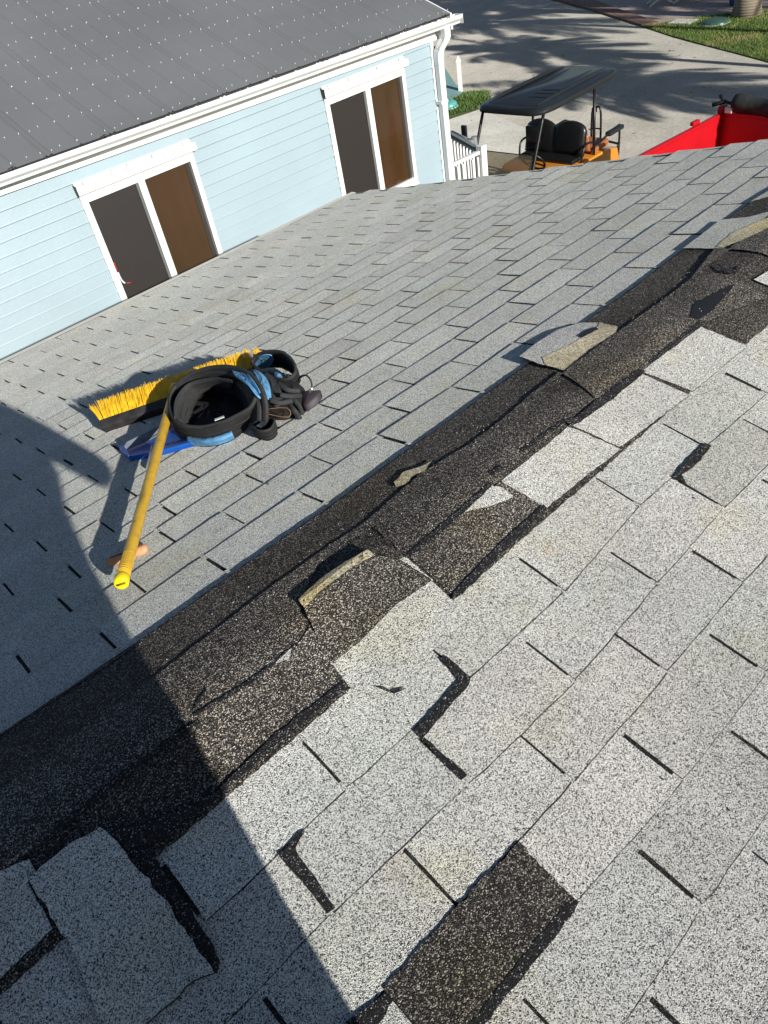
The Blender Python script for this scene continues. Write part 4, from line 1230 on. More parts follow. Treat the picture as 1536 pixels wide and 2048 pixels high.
for x in (1.25, -.62):
    for y in (-.50, .50):
        bm = bmesh.new()
        prof = [(.13, -.10), (.24, -.11), (.275, -.085), (.28, 0), (.275, .085), (.24, .11), (.13, .10)]
        n = 24; rings = [[bm.verts.new((x+rr*math.cos(2*math.pi*k/n), y+yy, .28+rr*math.sin(2*math.pi*k/n))) for k in range(n)] for rr, yy in prof]
        for A2, B2 in zip(rings, rings[1:]+[rings[0]]):
            for k in range(n): bm.faces.new((A2[k], A2[(k+1) % n], B2[(k+1) % n], B2[k]))
        bmesh.ops.recalc_face_normals(bm, faces=bm.faces)
        wh = link('wheel', bm, M_tyre, cart, smooth=True)
        bm = bmesh.new(); sgn = 1 if y > 0 else -1
        tube(bm, [(x, y-.04*sgn, .28), (x, y+.05*sgn, .28), (x, y+.09*sgn, .28)], [.135, .132, .05], 20); link('rim', bm, M_steel, wh)
bar('yellow_lead', [(.62, .45, 1.02), (.56, .58, .95), (.52, .60, .62)], .012, plain('yellow_cord', (.75, .5, .08), .5))

# ================================================================== RED DUMP TRAILER
M_red = plain('red_paint', (0.46, 0.006, 0.012), 0.38, var=0.08, scale=2.5, bump=0.002, bscale=5)
tr = thing('dump_trailer', 'bright red dump trailer parked behind the roof edge at the right', 'trailer', (8.9-.02, 3.28+.10, G), R(-3.5))
tx0, tx1, ty0, ty1 = -1.75, 1.60, -.98, .98
zb_, zt_ = .82, 1.57
def tp(name, lo, hi, mat=M_red, bev=.006): return rbox(name, lo, hi, mat, tr, bev)
tp('bed_floor', (tx0, ty0, zb_-.08), (tx1, ty1, zb_))
tp('side_wall', (tx0, ty1-.03, zb_+.001), (tx1-.031, ty1, zt_)); tp('side_wall', (tx0, ty0, zb_+.001), (tx1-.031, ty0+.03, zt_))
tp('headboard', (tx1-.03, ty0, zb_+.001), (tx1, ty1, zt_+.01)); tp('tailgate', (tx0-.03, ty0, zb_+.001), (tx0-.001, ty1, zt_-.02))
for y in (ty0-.015, ty1-.045): tp('top_rail', (tx0-.02, y, zt_+.001), (tx1-.02, y+.06, zt_+.05), bev=.01)
tp('top_rail', (tx1-.045, ty0, zt_+.012), (tx1+.02, ty1, zt_+.06), bev=.01)
for i in range(6):
    xx = tx0+.15+i*.58
    for y in (ty1+.001, ty0-.041): tp('stake', (xx, y, zb_-.05), (xx+.05, y+.04, zt_))
tp('corner_gusset', (tx1-.10, ty1-.06, zt_+.051), (tx1+.02, ty1+.01, zt_+.14), bev=.01)
tp('latch', (tx1-.65, ty1-.005, zt_+.051), (tx1-.50, ty1+.05, zt_+.10), bev=.012)
tp('chassis', (tx0, -.35, .50), (tx1+.6, -.25, .60), M_cmet); tp('chassis', (tx0, .25, .50), (tx1+.6, .35, .60), M_cmet)
tp('drawbar', (tx1+.6, -.06, .50), (tx1+1.3, .06, .60), M_cmet)
for x in (-.55, .25):
    for y in (ty0-.13, ty1+.13):
        bm = bmesh.new(); tube(bm, [(x, y-.10, .34), (x, y-.085, .34), (x, y+.085, .34), (x, y+.10, .34)], [.28, .34, .34, .28], 24); wh = link('wheel', bm, M_tyre, tr)
        bm = bmesh.new(); tube(bm, [(x, y-.107, .34), (x, y+.107, .34)], .17, 16); link('rim', bm, M_steel, wh)
    tp('axle', (x-.03, ty0-.1, .31), (x+.03, ty1+.1, .37), M_cmet)
# rolled tarp on the headboard
M_tarp = plain('black_mesh_tarp', (0.022, 0.026, 0.024), 0.75, var=0.3, scale=8, bump=0.012, bscale=9)
tarp = thing('rolled_tarp', 'rolled black tarp lying on the front of the red trailer', 'tarp', (8.9+tx1-.05, 3.28+.0, G+zt_+.165), R(-3.5))
bm = bmesh.new(); n = 30; pts = []; rr = []
for i in range(n+1):
    f = i/n; pts.append((.015*math.sin(f*9), .86-1.8*f, .012*math.sin(f*14+1))); rr.append(.02 if i in (0, n) else .108*(1+.09*math.sin(f*23)+.05*random.uniform(-1, 1)))
tube(bm, pts, rr, 16); link('roll', bm, M_tarp, tarp, smooth=True)
bm = bmesh.new(); tube(bm, [(-.02, .80, .0), (-.03, .90, .02), (-.04, .96, .05), (-.05, 1.0, .11)], .022, 6); tube(bm, [(-.03, .92, .03), (-.07, 1.02, .0), (-.08, 1.07, -.01)], .030, 6); link('crank', bm, M_cmet, tarp)
bm = bmesh.new(); box(bm, (-.10, .78, -.09), (-.04, .88, -.02), bev=.01); link('label_tag', bm, M_trim, tarp)

# ================================================================== PUSH BROOM
M_yel = None
def yellow_mat():
    m, t, n, b, l = new_mat('scuffed_yellow_handle')
    tc = n.new('ShaderNodeTexCoord'); no = n.new('ShaderNodeTexNoise'); no.inputs['Scale'].default_value = 28; no.inputs['Detail'].default_value = 9; no.inputs['Roughness'].default_value = .7
    mp = n.new('ShaderNodeMapping'); mp.inputs['Scale'].default_value = (1, 1, 1)
    l.new(tc.outputs['Object'], mp.inputs[0]); l.new(mp.outputs[0], no.inputs[0])
    cr = n.new('ShaderNodeValToRGB'); e = cr.color_ramp.elements
    e[0].position = .33; e[0].color = (.05, .035, .01, 1); e[1].position = .72; e[1].color = (.72, .44, .03, 1)
    q = e.new(.40); q.color = (.55, .33, .035, 1)
    l.new(no.outputs[0], cr.inputs[0]); l.new(cr.outputs[0], b.inputs['Base Color']); b.inputs['Roughness'].default_value = .4
    return m
M_yel = yellow_mat()
M_bri = plain('yellow_bristle', (0.86, 0.52, 0.02), 0.55, var=0.2, scale=40)
M_cap = plain('bright_yellow_cap', (0.80, 0.60, 0.01), 0.35)
M_blk2 = plain('dusty_black_plastic', (0.028, 0.026, 0.026), 0.6, var=0.5, scale=30)
broom = thing('push_broom', 'push broom with yellow bristles, black block and long yellow handle on the far slope', 'broom')
N_ = Vector((0, ST, CT)); DS = Vector((0, CT, -ST))
A1 = rp(207, 846, .032); B1 = rp(514, 741, .040)
ax = (B1-A1).normalized(); LB = (B1-A1).length
ps = ax.cross(N_); ps = ps if ps.dot(DS) > 0 else -ps         # away from the viewer, down the slope
bd = (ps*.80 + N_*.62).normalized(); bn = ax.cross(bd).normalized()
bm = bmesh.new()
Mb = Matrix((( ax.x, bd.x, bn.x, 0), (ax.y, bd.y, bn.y, 0), (ax.z, bd.z, bn.z, 0), (0, 0, 0, 1)))
Mb = Matrix.Translation(A1) @ Mb
box(bm, (0, -.040, -.030), (LB, -.001, .030), bev=.006, mat=Mb)
link('block', bm, M_blk2, broom)
bm = bmesh.new()
def bristle(bm, p_, d, L_, r_):
    s1 = d.orthogonal().normalized()*r_; s2 = d.cross(s1).normalized()*r_
    tip = p_+d*L_
    q = [bm.verts.new(p_+s1), bm.verts.new(p_-s1*.5+s2*.87), bm.verts.new(p_-s1*.5-s2*.87)]
    w_ = .6
    q2 = [bm.verts.new(tip+s1*w_), bm.verts.new(tip+(-s1*.5+s2*.87)*w_), bm.verts.new(tip+(-s1*.5-s2*.87)*w_)]
    for i in range(3): bm.faces.new((q[i], q[(i+1) % 3], q2[(i+1) % 3], q2[i]))
    bm.faces.new(q2)
nt_ = 42
for i in range(nt_):
    for j in range(4):
        c_ = Mb @ Vector(((i+.5)/nt_*LB, -.002, (j-1.5)*.0135))
        spl = (i-1.2)/1.2 if i < 2 else ((i-nt_+2.2)/1.2 if i > nt_-3 else 0)
        td = (bd + ax*(spl*.45 + random.uniform(-.05, .05)) + bn*((j-1.5)*.12 + random.uniform(-.04, .04))).normalized()
        for _ in range(34):
            o_ = ax*random.gauss(0, .0042) + bn*random.gauss(0, .0038)
            d_ = (td + ax*random.gauss(0, .06) + bn*random.gauss(0, .06)).normalized()
            bristle(bm, c_+o_, d_, random.uniform(.072, .083), .00105)
link('bristles', bm, M_bri, broom)
E0 = rp(350, 776, .075); E1 = rp(244, 1160, .050); pd = (E0-E1).normalized()
bm = bmesh.new()
pts = [E1+pd*(.004+i*(E0-E1).length/24) for i in range(24)]
tube(bm, pts + [E0], .0158, 16)
for i in range(9): tube(bm, [E1+pd*(.03+i*.009), E1+pd*(.033+i*.009)], .0166, 14)
link('handle', bm, M_yel, broom)
bm = bmesh.new(); tube(bm, [E1-pd*.016, E1-pd*.014, E1+pd*.008, E1+pd*.012], [.0155, .0180, .0180, .0168], 18); 
e1 = N_.cross(pd).normalized()
link('end_cap', bm, M_cap, broom)
bm = bmesh.new(); tube(bm, [E1-pd*.0166+e1*.011, E1-pd*.0166-e1*.011], .0030, 6); link('cap_slot', bm, plain('olive_slot', (.12, .09, .01), .6), broom.children[-1])
bm = bmesh.new(); ce = Mb @ Vector((LB*.47, -.035, 0)); tube(bm, [ce, ce-bd*.03+N_*.01, E0-pd*.03], [.024, .022, .018], 10); link('socket', bm, M_blk2, broom)
bm = bmesh.new(); tube(bm, [E0-pd*.045, E0+pd*.012], .020, 12); link('yellow_ferrule', bm, M_cap, broom)

# small wooden handle under the pole
a, b_ = rp(213, 1127, .014), rp(296, 1095, .014); d = (b_-a).normalized(); s_ = d.cross(N_).normalized()
bm = bmesh.new(); Lw = (b_-a).length
pts = [a + d*Lw*f for f in (0, .04, .12, .3, .5, .7, .88, .96, 1)]
tube(bm, pts, [.004, .011, .0145, .0135, .0125, .0135, .0145, .011, .004], 12, flat=.62)
wd = thing('wooden_handle', 'short wooden tool handle lying crosswise under the yellow broom pole', 'handle')
link('grip', bm, plain('worn_beech', (.50, .25, .12), .55, var=.3, scale=25), wd)
bm = bmesh.new(); tube(bm, [a+d*Lw*.12+N_*.0088-s_*.002, a+d*Lw*.9+N_*.0088-s_*.002], .0036, 6, flat=1); link('groove', bm, plain('dark_groove', (.05, .02, .015), .8), wd)

# blue tray / dustpan
M_blue = plain('blue_plastic', (0.010, 0.085, 0.40), 0.4, var=0.15)
M_grey = plain('grey_lip', (0.11, 0.14, 0.18), 0.75, var=0.3, scale=30)
pan = thing('dustpan', 'blue plastic dustpan with grey lip pinned under the broom and tool belt', 'dustpan')
bm = bmesh.new()
q = [rp(x, y, .004) for x, y in ((243, 905), (262, 923), (320, 912), (400, 890), (398, 862), (345, 852))]
prism(bm, q[::-1], N_*.006)
q = [rp(x, y, .006) for x, y in ((243, 905), (262, 923), (266, 921), (252, 900))]
prism(bm, q[::-1], N_*.022)
q = [rp(x, y, .010) for x, y in ((262, 919), (320, 908), (398, 886), (398, 882), (320, 902), (266, 912))]
prism(bm, q[::-1], N_*.012)
bmesh.ops.recalc_face_normals(bm, faces=bm.faces); link('pan', bm, M_blue, pan)
bm = bmesh.new()
q = [rp(245, 903, .014), rp(254, 886, .032), rp(336, 846, .034), rp(345, 855, .016), rp(300, 880, .014)]
prism(bm, q[::-1], N_*.004); bmesh.ops.recalc_face_normals(bm, faces=bm.faces); link('lip', bm, M_grey, pan)
bm = bmesh.new(); tube(bm, [rp(306, 893, .02), rp(296, 935, .012)], .007, 8); link('handle', bm, plain('dull_metal_rod', (.35, .36, .36), .4, metal=.6), pan)

# ================================================================== TOOL BELT
M_pad = plain('black_padded_fabric', (0.012, 0.012, 0.0135), 0.85, var=0.3, scale=40, bump=0.0025, bscale=160)
M_web = plain('charcoal_webbing', (0.026, 0.027, 0.029), 0.8, var=0.2, scale=80, bump=0.0015, bscale=300)
M_bfab = plain('light_blue_lining', (0.11, 0.29, 0.50), 0.7, var=0.2, scale=20, bump=0.006, bscale=30)
M_leath = plain('worn_brown_leather', (0.035, 0.025, 0.020), 0.5, var=0.5, scale=30, bump=0.002, bscale=120)
M_purp = plain('faded_purple_black', (0.035, 0.026, 0.036), 0.6)
belt = thing('tool_belt', 'black and blue padded tool belt with pouches heaped over the push broom', 'tool belt')
def band(name, pairs, th, mat, closed=True, parent=belt, k=6, bulge=0.0, rows=5, edge=True, crinkle=0.0):
    T = smoothpts([rp(*t_) for t_, _ in pairs], k, closed); B2 = smoothpts([rp(*b__) for _, b__ in pairs], k, closed)
    bm = bmesh.new(); n = len(T); grid = []
    for i in range(n):
        col_ = []
        tn = (T[(i+1) % n]-T[i-1]).normalized() if closed or 0 < i < n-1 else (T[min(i+1, n-1)]-T[max(i-1, 0)]).normalized()
        nr = tn.cross(T[i]-B2[i]).normalized()
        for j in range(rows+1):
            f = j/rows
            col_.append(B2[i].lerp(T[i], f) + nr*(bulge*math.sin(math.pi*f) + crinkle*(math.sin(i*1.7+j*2.1)*.5+math.sin(i*.63+j)*.5)))
        grid.append((col_, nr))
    out = [[bm.verts.new(p_ + nr*th/2) for p_ in c__] for c__, nr in grid]; inn = [[bm.verts.new(p_ - nr*th/2) for p_ in c__] for c__, nr in grid]
    m_ = n if closed else n-1
    for i in range(m_):
        i2 = (i+1) % n
        for j in range(rows):
            bm.faces.new((out[i][j], out[i2][j], out[i2][j+1], out[i][j+1])); bm.faces.new((inn[i][j+1], inn[i2][j+1], inn[i2][j], inn[i][j]))
        bm.faces.new((out[i][rows], out[i2][rows], inn[i2][rows], inn[i][rows])); bm.faces.new((inn[i][0], inn[i2][0], out[i2][0], out[i][0]))
    if not closed:
        for i in (0, n-1):
            for j in range(rows): bm.faces.new((out[i][j], out[i][j+1], inn[i][j+1], inn[i][j]))
    bmesh.ops.recalc_face_normals(bm, faces=bm.faces)
    o = link(name, bm, mat, parent, smooth=True)
    if edge:
        bm = bmesh.new()
        tube(bm, T + ([T[0]] if closed else []), th*.50, 7, cap=not closed)
        for f in (.30, .62):
            q = [(c__[0].lerp(c__[-1], f) + nr*th*.52) for c__, nr in grid]; q2 = [(c__[0].lerp(c__[-1], f) - nr*th*.52) for c__, nr in grid]
            tube(bm, q + ([q[0]] if closed else []), .0016, 4, cap=not closed); tube(bm, q2 + ([q2[0]] if closed else []), .0016, 4, cap=not closed)
        link('piping', bm, M_web, o, smooth=True)
    return o
band('waist_pad', [((341, 820, .10), (350, 852, .012)), ((343, 784, .13), (358, 828, .02)), ((374, 757, .15), (385, 805, .02)), ((425, 744, .16), (425, 792, .02)),
     ((478, 752, .16), (468, 795, .02)), ((510, 782, .14), (492, 822, .02)), ((503, 812, .105), (492, 850, .01)), ((472, 832, .085), (470, 876, .005)),
     ((443, 845, .075), (440, 888, .005)), ((403, 854, .07), (404, 892, .005)), ((362, 848, .08), (368, 874, .008))], .013, M_pad, crinkle=.002)
# floor of the pad: folded lining inside the ring
bm = bmesh.new()
cen = rp(425, 815, .03); ringp = smoothpts([rp(x, y, .03) for x, y in ((356, 832), (366, 800), (392, 785), (430, 780), (470, 785), (495, 812), (490, 838), (465, 862), (432, 874), (395, 874), (368, 858))], 4, True)
prev = None
for f in (1.0, .75, .5, .25):
    row = [bm.verts.new(cen.lerp(p_, f) + N_*(.010*math.sin(i*.9+f*7)+.008*math.sin(i*.37+f*3))) for i, p_ in enumerate(ringp)]
    if prev:
        for i in range(len(row)): bm.faces.new((prev[i], prev[(i+1) % len(row)], row[(i+1) % len(row)], row[i]))
    prev = row
bm.faces.new(prev); link('inner_lining', bm, plain('dark_lining', (.016, .014, .020), .8, var=.4, scale=20), belt, smooth=True)
# left wide flap inside the ring
band('inner_flap', [((350, 838, .09), (372, 852, .04)), ((352, 800, .125), (385, 820, .06)), ((378, 768, .145), (400, 792, .07)), ((425, 757, .15), (430, 775, .08)), ((468, 762, .15), (462, 778, .08))], .008, M_web, closed=False, crinkle=.003)
bm = bmesh.new(); q = [rp(x, y, .083) for x, y in ((429, 839), (448, 832), (449, 835), (430, 842))]; prism(bm, q[::-1], N_*.002); bmesh.ops.recalc_face_normals(bm, faces=bm.faces); link('care_tag', bm, M_trim, belt)
# outer strap arcs
band('shoulder_strap', [((350, 772, .14), (352, 790, .11)), ((385, 747, .165), (388, 760, .14)), ((430, 734, .18), (430, 747, .15)), ((478, 737, .185), (475, 752, .15)), ((512, 760, .17), (500, 775, .13)),
     ((530, 795, .13), (512, 806, .09)), ((533, 835, .07), (514, 842, .05)), ((527, 858, .03), (512, 856, .02))], .014, M_pad, closed=False)
band('shoulder_strap', [((425, 741, .150), (428, 752, .12)), ((478, 745, .165), (470, 760, .13)), ((508, 772, .15), (492, 787, .11)), ((520, 806, .11), (502, 815, .08)), ((520, 842, .06), (503, 846, .03))], .012, M_web, closed=False)
# second ring with blue lining
band('leg_pad', [((505, 727, .11), (512, 742, .02)), ((512, 712, .13), (520, 735, .02)), ((535, 703, .145), (538, 732, .02)), ((562, 704, .145), (565, 735, .02)), ((584, 720, .13), (590, 748, .02)),
     ((591, 742, .11), (598, 764, .01)), ((578, 757, .10), (585, 772, .01)), ((555, 757, .10), (556, 775, .01)), ((527, 745, .10), (530, 765, .01))], .011, M_pad, crinkle=.002)
def patch(name, pts, mat, th=.006, wob=.004, parent=belt, puff=.006):
    """cushioned panel over a loop of (x, y, h) points"""
    loop = smoothpts([rp(*p_) for p_ in pts], 4, True); c_ = Vector((0, 0, 0))
    for p_ in loop: c_ += p_
    c_ /= len(loop); bm = bmesh.new(); prev = [bm.verts.new(p_ - N_*th) for p_ in loop]; n = len(loop)
    for f in (1.0, .82, .6, .35, .12):
        row = [bm.verts.new(c_.lerp(p_, f) + N_*(puff*(1-f*f) + (wob*math.sin(i*1.1+f*6)*(1-f) + wob*.5*math.sin(i*.5+f*11)))) for i, p_ in enumerate(loop)]
        for i in range(n): bm.faces.new((prev[i], prev[(i+1) % n], row[(i+1) % n], row[i]))
        prev = row
    bm.faces.new(prev); bmesh.ops.recalc_face_normals(bm, faces=bm.faces)
    return link(name, bm, mat, parent, smooth=True)
patch('blue_panel', [(508, 730, .075), (512, 715, .12), (530, 707, .135), (546, 712, .12), (540, 728, .08), (525, 735, .06)], M_bfab)
patch('blue_panel', [(464, 735, .178), (480, 737, .182), (502, 755, .178), (518, 778, .155), (523, 794, .13), (512, 790, .14), (494, 768, .165), (468, 748, .175)], M_bfab)
patch('blue_panel', [(505, 738, .15), (520, 744, .15), (536, 762, .13), (541, 785, .11), (540, 799, .10), (526, 786, .12), (516, 762, .14)], M_bfab)
patch('blue_panel', [(548, 743, .11), (562, 748, .105), (563, 758, .10), (552, 754, .105)], M_bfab)
band('blue_panel', [((377, 872, .034), (379, 887, .010)), ((405, 880, .036), (407, 890, .008)), ((435, 877, .036), (438, 886, .008)), ((464, 865, .040), (468, 874, .014))], .016, M_bfab, closed=False, edge=False, crinkle=.001)
# dark fabric between
patch('pouch_fold', [(478, 745, .12), (515, 738, .12), (560, 765, .09), (590, 790, .06), (575, 810, .05), (535, 812, .06), (500, 790, .09)], M_pad, .05, .010, puff=.012)
patch('pouch_fold', [(520, 750, .13), (535, 745, .13), (560, 775, .10), (560, 800, .08), (545, 806, .08), (545, 780, .10)], M_web, .02, .006)
patch('pouch_fold', [(560, 760, .09), (590, 765, .08), (612, 785, .05), (600, 812, .03), (575, 815, .04), (560, 790, .07)], M_pad, .04, .008)
bm = bmesh.new(); q = [rp(528, 813, .055), rp(576, 811, .05), rp(581, 838, .03), rp(560, 842, .03), rp(533, 832, .04)]; prism(bm, q[::-1], N_*.022); bmesh.ops.bevel(bm, geom=list(bm.edges), offset=.004, segments=2, affect='EDGES'); bmesh.ops.recalc_face_normals(bm, faces=bm.faces)
lp_ = link('leather_pouch', bm, M_leath, belt)
bm = bmesh.new(); tube(bm, smoothpts([rp(532, 818, .080), rp(574, 816, .075), rp(578, 834, .055), rp(536, 828, .065), rp(532, 818, .080)], 3), .0013, 4); link('stitching', bm, plain('tan_stitch', (.25, .17, .10), .8), lp_)
band('hammer_loop', [((505, 852, .055), (512, 868, .01)), ((520, 862, .055), (520, 876, .006)), ((540, 858, .055), (538, 880, .006)), ((549, 842, .06), (553, 868, .006)), ((540, 836, .06), (545, 858, .006)), ((520, 840, .06), (525, 860, .006))], .008, M_pad, k=5)
patch('knife_grip', [(602, 784, .055), (622, 782, .06), (641, 781, .05), (632, 796, .04), (610, 812, .03), (603, 800, .04)], M_purp, .02, .001, puff=.010)
bm = bmesh.new(); tube(bm, smoothpts([rp(596, 765, .05), rp(601, 753, .075), rp(613, 751, .085), rp(622, 762, .075), rp(624, 776, .05), rp(623, 783, .04)], 5), .0028, 7); link('wire_loop', bm, M_web, belt)
bm = bmesh.new(); tube(bm, [rp(624, 774, .053), rp(623, 783, .040)], .0034, 7); link('loop_tip', bm, M_trim, belt)
for pts in ([(575, 805, .06), (588, 820, .045), (597, 832, .02), (600, 838, .008)], [(588, 800, .06), (600, 815, .035), (604, 830, .012)], [(560, 790, .10), (585, 792, .08), (603, 790, .06)], [(540, 800, .10), (560, 806, .085), (585, 802, .07)],
            [(555, 765, .11), (575, 780, .09), (600, 782, .07)], [(470, 760, .13), (500, 790, .12), (530, 812, .09)]):
    bm = bmesh.new(); tube(bm, smoothpts([rp(*p_) for p_ in pts], 4), .008, 8, flat=.35); link('strap', bm, M_web, belt, smooth=True)
bm = bmesh.new(); box(bm, (-.013, -.010, -.004), (.013, .010, .004), bev=.002, mat=Matrix.Translation(rp(524, 850, .062))); link('buckle', bm, M_steel, belt)

# ================================================================== PHOTOGRAPHER (behind the camera, casts the long shadow)
def skin_person():
    jl = {}
    V, Rr, E2 = [], [], []
    def j(n_, p_, r_, to=None):
        jl[n_] = len(V); V.append(p_); Rr.append(r_)
        if to is not None: E2.append((jl[to], jl[n_]))
    by = -1.36
    zf = lambda y: -abs(y)*math.tan(TH)
    j('pelvis', (-.175, by, .60), (.25, .14))
    j('waist', (-.125, by, .76), (.27, .14), 'pelvis'); j('chest', (-.08, by+.01, .95), (.26, .14), 'waist'); j('upper', (-.05, by+.01, 1.10), (.21, .12), 'chest')
    j('neck', (-.04, by+.02, 1.24), (.058, .058), 'upper'); j('jaw', (-.035, by+.05, 1.31), (.07, .078), 'neck'); j('skull', (-.03, by+.045, 1.40), (.082, .098), 'jaw'); j('crown', (-.03, by+.035, 1.475), (.06, .07), 'skull')
    for s__, px_, sh, el_, wr in (('r', 1, (.16, by, 1.12), (.305, by+.03, .79), (.10, by+.24, 1.10)), ('l', -1, (-.25, by, 1.12), (-.40, by+.04, .82), (-.12, by+.24, 1.10))):
        j('sh'+s__, sh, (.075, .075), 'upper'); j('ua'+s__, tuple((np.array(sh)*.5+np.array(el_)*.5)), (.068, .068), 'sh'+s__)
        j('el'+s__, el_, (.052, .052), 'ua'+s__); j('fa'+s__, tuple((np.array(el_)*.5+np.array(wr)*.5)), (.042, .042), 'el'+s__); j('wr'+s__, wr, (.028, .028), 'fa'+s__)
        hd = tuple(np.array(wr)+np.array((-px_*.035, .035, .045))); j('hand'+s__, hd, (.038, .018), 'wr'+s__)
        for fi in range(4):
            b2 = np.array(hd)+np.array((-px_*.012, .004+.004*fi, .012-.018*fi)); ln = (.040, .044, .042, .034)[fi]
            j('f%d%s' % (fi, s__), tuple(b2+np.array((-px_*.012, .022, .006))), (.009, .009), 'hand'+s__)
            j('g%d%s' % (fi, s__), tuple(b2+np.array((-px_*(.012+ln*.5), .026, .010))), (.008, .008), 'f%d%s' % (fi, s__))
        j('th'+s__, tuple(np.array(hd)+np.array((-px_*.005, -.02, .035))), (.010, .010), 'hand'+s__)
    for s__, hx_, kx_, ax_ in (('r', -.095, -.090, -.10), ('l', -.265, -.285, -.30)):
        j('hip'+s__, (hx_, by, .55), (.135, .115), 'pelvis'); j('kn'+s__, (kx_, by+.03, .18), (.108, .09), 'hip'+s__); j('ca'+s__, (kx_, by, .02), (.100, .08), 'kn'+s__)
        ay = by-.02; j('an'+s__, (ax_, ay, zf(ay)+.10), (.040, .042), 'ca'+s__); j('he'+s__, (ax_, ay+.0, zf(ay)+.045), (.045, .045), 'an'+s__); j('to'+s__, (ax_+.01, ay+.17, zf(ay+.17)+.035), (.045, .032), 'he'+s__)
    me = bpy.data.meshes.new('person'); me.from_pydata(V, E2, [])
    o = bpy.data.objects.new('person', me); col.objects.link(o)
    md = o.modifiers.new('skin', 'SKIN'); sv = me.skin_vertices[0].data
    for i, r_ in enumerate(Rr): sv[i].radius = r_
    sv[0].use_root = True
    sb = o.modifiers.new('sub', 'SUBSURF'); sb.levels = 2; sb.render_levels = 2
    dg = bpy.context.evaluated_depsgraph_get(); me2 = bpy.data.meshes.new_from_object(o.evaluated_get(dg))
    o.modifiers.clear(); o.data = me2
    me2.materials.clear()
    for m in (plain('work_shirt', (.10, .13, .17), .85), plain('jeans', (.04, .06, .11), .85), plain('skin_tone', (.42, .25, .17), .5), plain('work_boots', (.10, .06, .03), .7)): me2.materials.append(m)
    for p__ in me2.polygons:
        c_ = p__.center; p__.use_smooth = True; zr = c_.z + 1.36*math.tan(TH)
        if zr < .14: p__.material_index = 3
        elif zr < .93: p__.material_index = 1
        elif c_.z > 1.235 or (c_.y > by+.12 and c_.z > .92): p__.material_index = 2
        else: p__.material_index = 0
    tag(o, 'roofer in cap, both hands raised, inside an added shell that fills out the shadow', 'person')
    bm = bmesh.new(); rings = []
    for z, xl, xr, dy in ((.02, -.42, .00, .13), (.20, -.43, -.005, .14), (.45, -.44, .02, .15), (.62, -.45, .045, .16), (.72, -.45, .085, .16), (.80, -.45, .13, .15), (.86, -.44, .19, .14), (.95, -.43, .215, .14), (1.08, -.40, .22, .13), (1.17, -.30, .17, .11), (1.21, -.14, .06, .08)):
        cx, hw = (xl+xr)/2, (xr-xl)/2; n = 32
        rings.append([bm.verts.new((cx+hw*(1+.02*math.sin(7*k+z*9))*math.cos(2*math.pi*k/n), by+dy*math.sin(2*math.pi*k/n)*(1+.05*math.sin(5*k)), z+.01*math.sin(3*k))) for k in range(n)])
    for A2, B2 in zip(rings, rings[1:]):
        for k in range(32): bm.faces.new((A2[k], A2[(k+1) % 32], B2[(k+1) % 32], B2[k]))
    link('coat', bm, plain('shadow_shell_cloth', (.09, .10, .11), .9), o, smooth=True)  # added shell, shaped only to fill out the cast shadow of the body
    bm = bmesh.new(); r_ = bmesh.ops.create_uvsphere(bm, u_segments=20, v_segments=12, radius=1)
    for v in r_['verts']: v.co = Vector((-.03+v.co.x*.098, by+.035+v.co.y*.112, 1.44+v.co.z*.095 if v.co.z > -.2 else 1.42))
    tube(bm, [(-.03, by+.10, 1.44), (-.03, by+.19, 1.43)], [.08, .06], 14, flat=.1)
    link('cap', bm, plain('grey_cap', (.12, .12, .13), .8), o)
    bm = bmesh.new()
    for s__ in (-1, 1):
        r_ = bmesh.ops.create_uvsphere(bm, u_segments=10, v_segments=8, radius=.012)
        for v in r_['verts']: v.co += Vector((-.033+s__*.032, by+.128, 1.385))
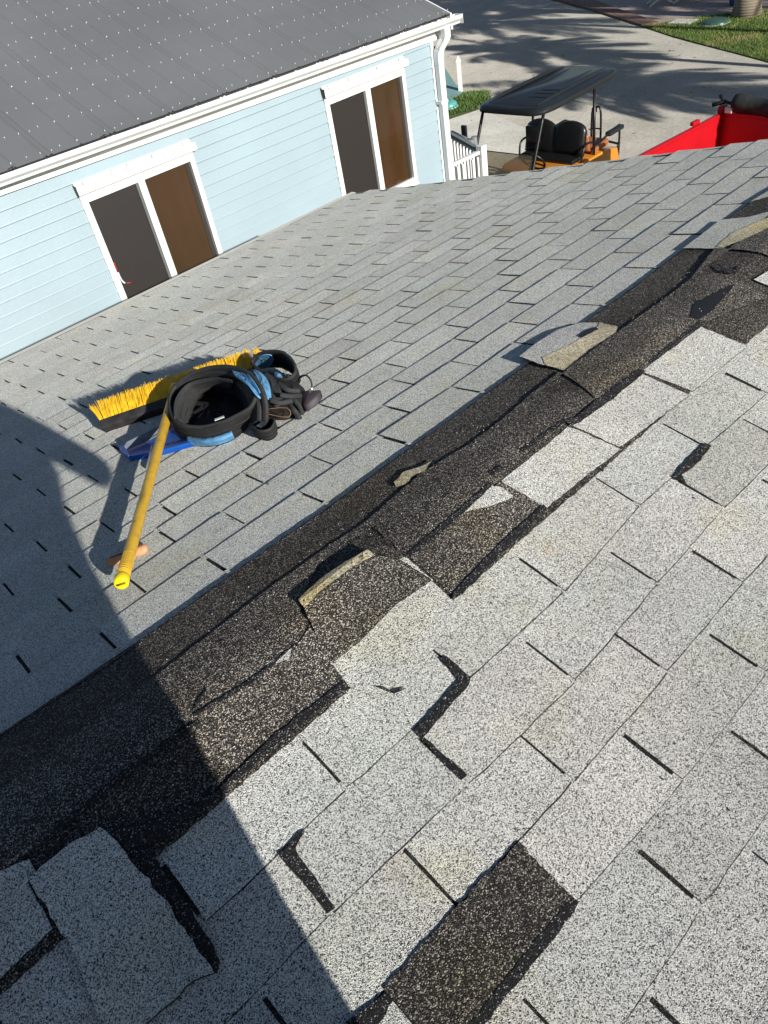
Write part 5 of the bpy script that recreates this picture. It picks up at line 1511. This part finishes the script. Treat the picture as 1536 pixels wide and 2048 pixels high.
    link('eye', bm, plain('eye_dark', (.03, .02, .02), .2), o)
    bm = bmesh.new(); tube(bm, [(-.033, by+.125, 1.385), (-.033, by+.150, 1.352), (-.033, by+.128, 1.345)], [.010, .014, .010], 8); tube(bm, [(-.058, by+.118, 1.315), (-.033, by+.128, 1.312), (-.008, by+.118, 1.315)], .006, 6)
    for s__ in (-1, 1): tube(bm, [(-.033+s__*.083, by+.045, 1.36), (-.033+s__*.092, by+.04, 1.40)], .016, 8)
    link('face', bm, me2.materials[2], o)
    return o
skin_person()

# ================================================================== small litter
random.seed(5)
bm = bmesh.new()
for _ in range(150):
    X, s_ = random.uniform(-.3, 3.6), random.uniform(.25, 3.5)
    side = 1 if random.random() < .6 else -1
    if side < 0: X, s_ = random.uniform(-.2, 2.4), random.uniform(.22, 1.0)
    c_ = P3(side, X, s_, .0045); r_ = random.uniform(.0015, .0045); a = random.uniform(0, 6.3)
    e1, e2 = Vector((math.cos(a), math.sin(a), 0))*r_, Vector((-math.sin(a), math.cos(a), .2))*r_*.5
    q = [bm.verts.new(c_+v) for v in (-e1, -e2, e1, e2)]; t_ = bm.verts.new(c_+Vector((0, 0, r_*.5)))
    for i in range(4): bm.faces.new((q[i], q[(i+1) % 4], t_))
tag(link('roof_debris', bm, plain('dark_crumbs', (.03, .025, .02), .9)), 'tiny dark crumbs of asphalt scattered over the shingles', 'debris', kind='stuff')
bm = bmesh.new()
for _ in range(170):
    x, y = random.uniform(10, 24), random.uniform(4, 18)
    if not inpoly(x, y, drive): continue
    c_ = Vector((x, y, G+.012)); r_ = random.uniform(.02, .06); a = random.uniform(0, 6.3)
    e1, e2 = Vector((math.cos(a), math.sin(a), random.uniform(0, .3)))*r_, Vector((-math.sin(a), math.cos(a), 0))*r_*.4
    bm.faces.new([bm.verts.new(c_+v) for v in (-e1, -e2, e1, e2)])
tag(link('fallen_leaves', bm, plain('dry_leaf', (.10, .07, .035), .9, var=.4, scale=3)), 'dry leaf bits scattered on the concrete driveway', 'leaves', kind='stuff')
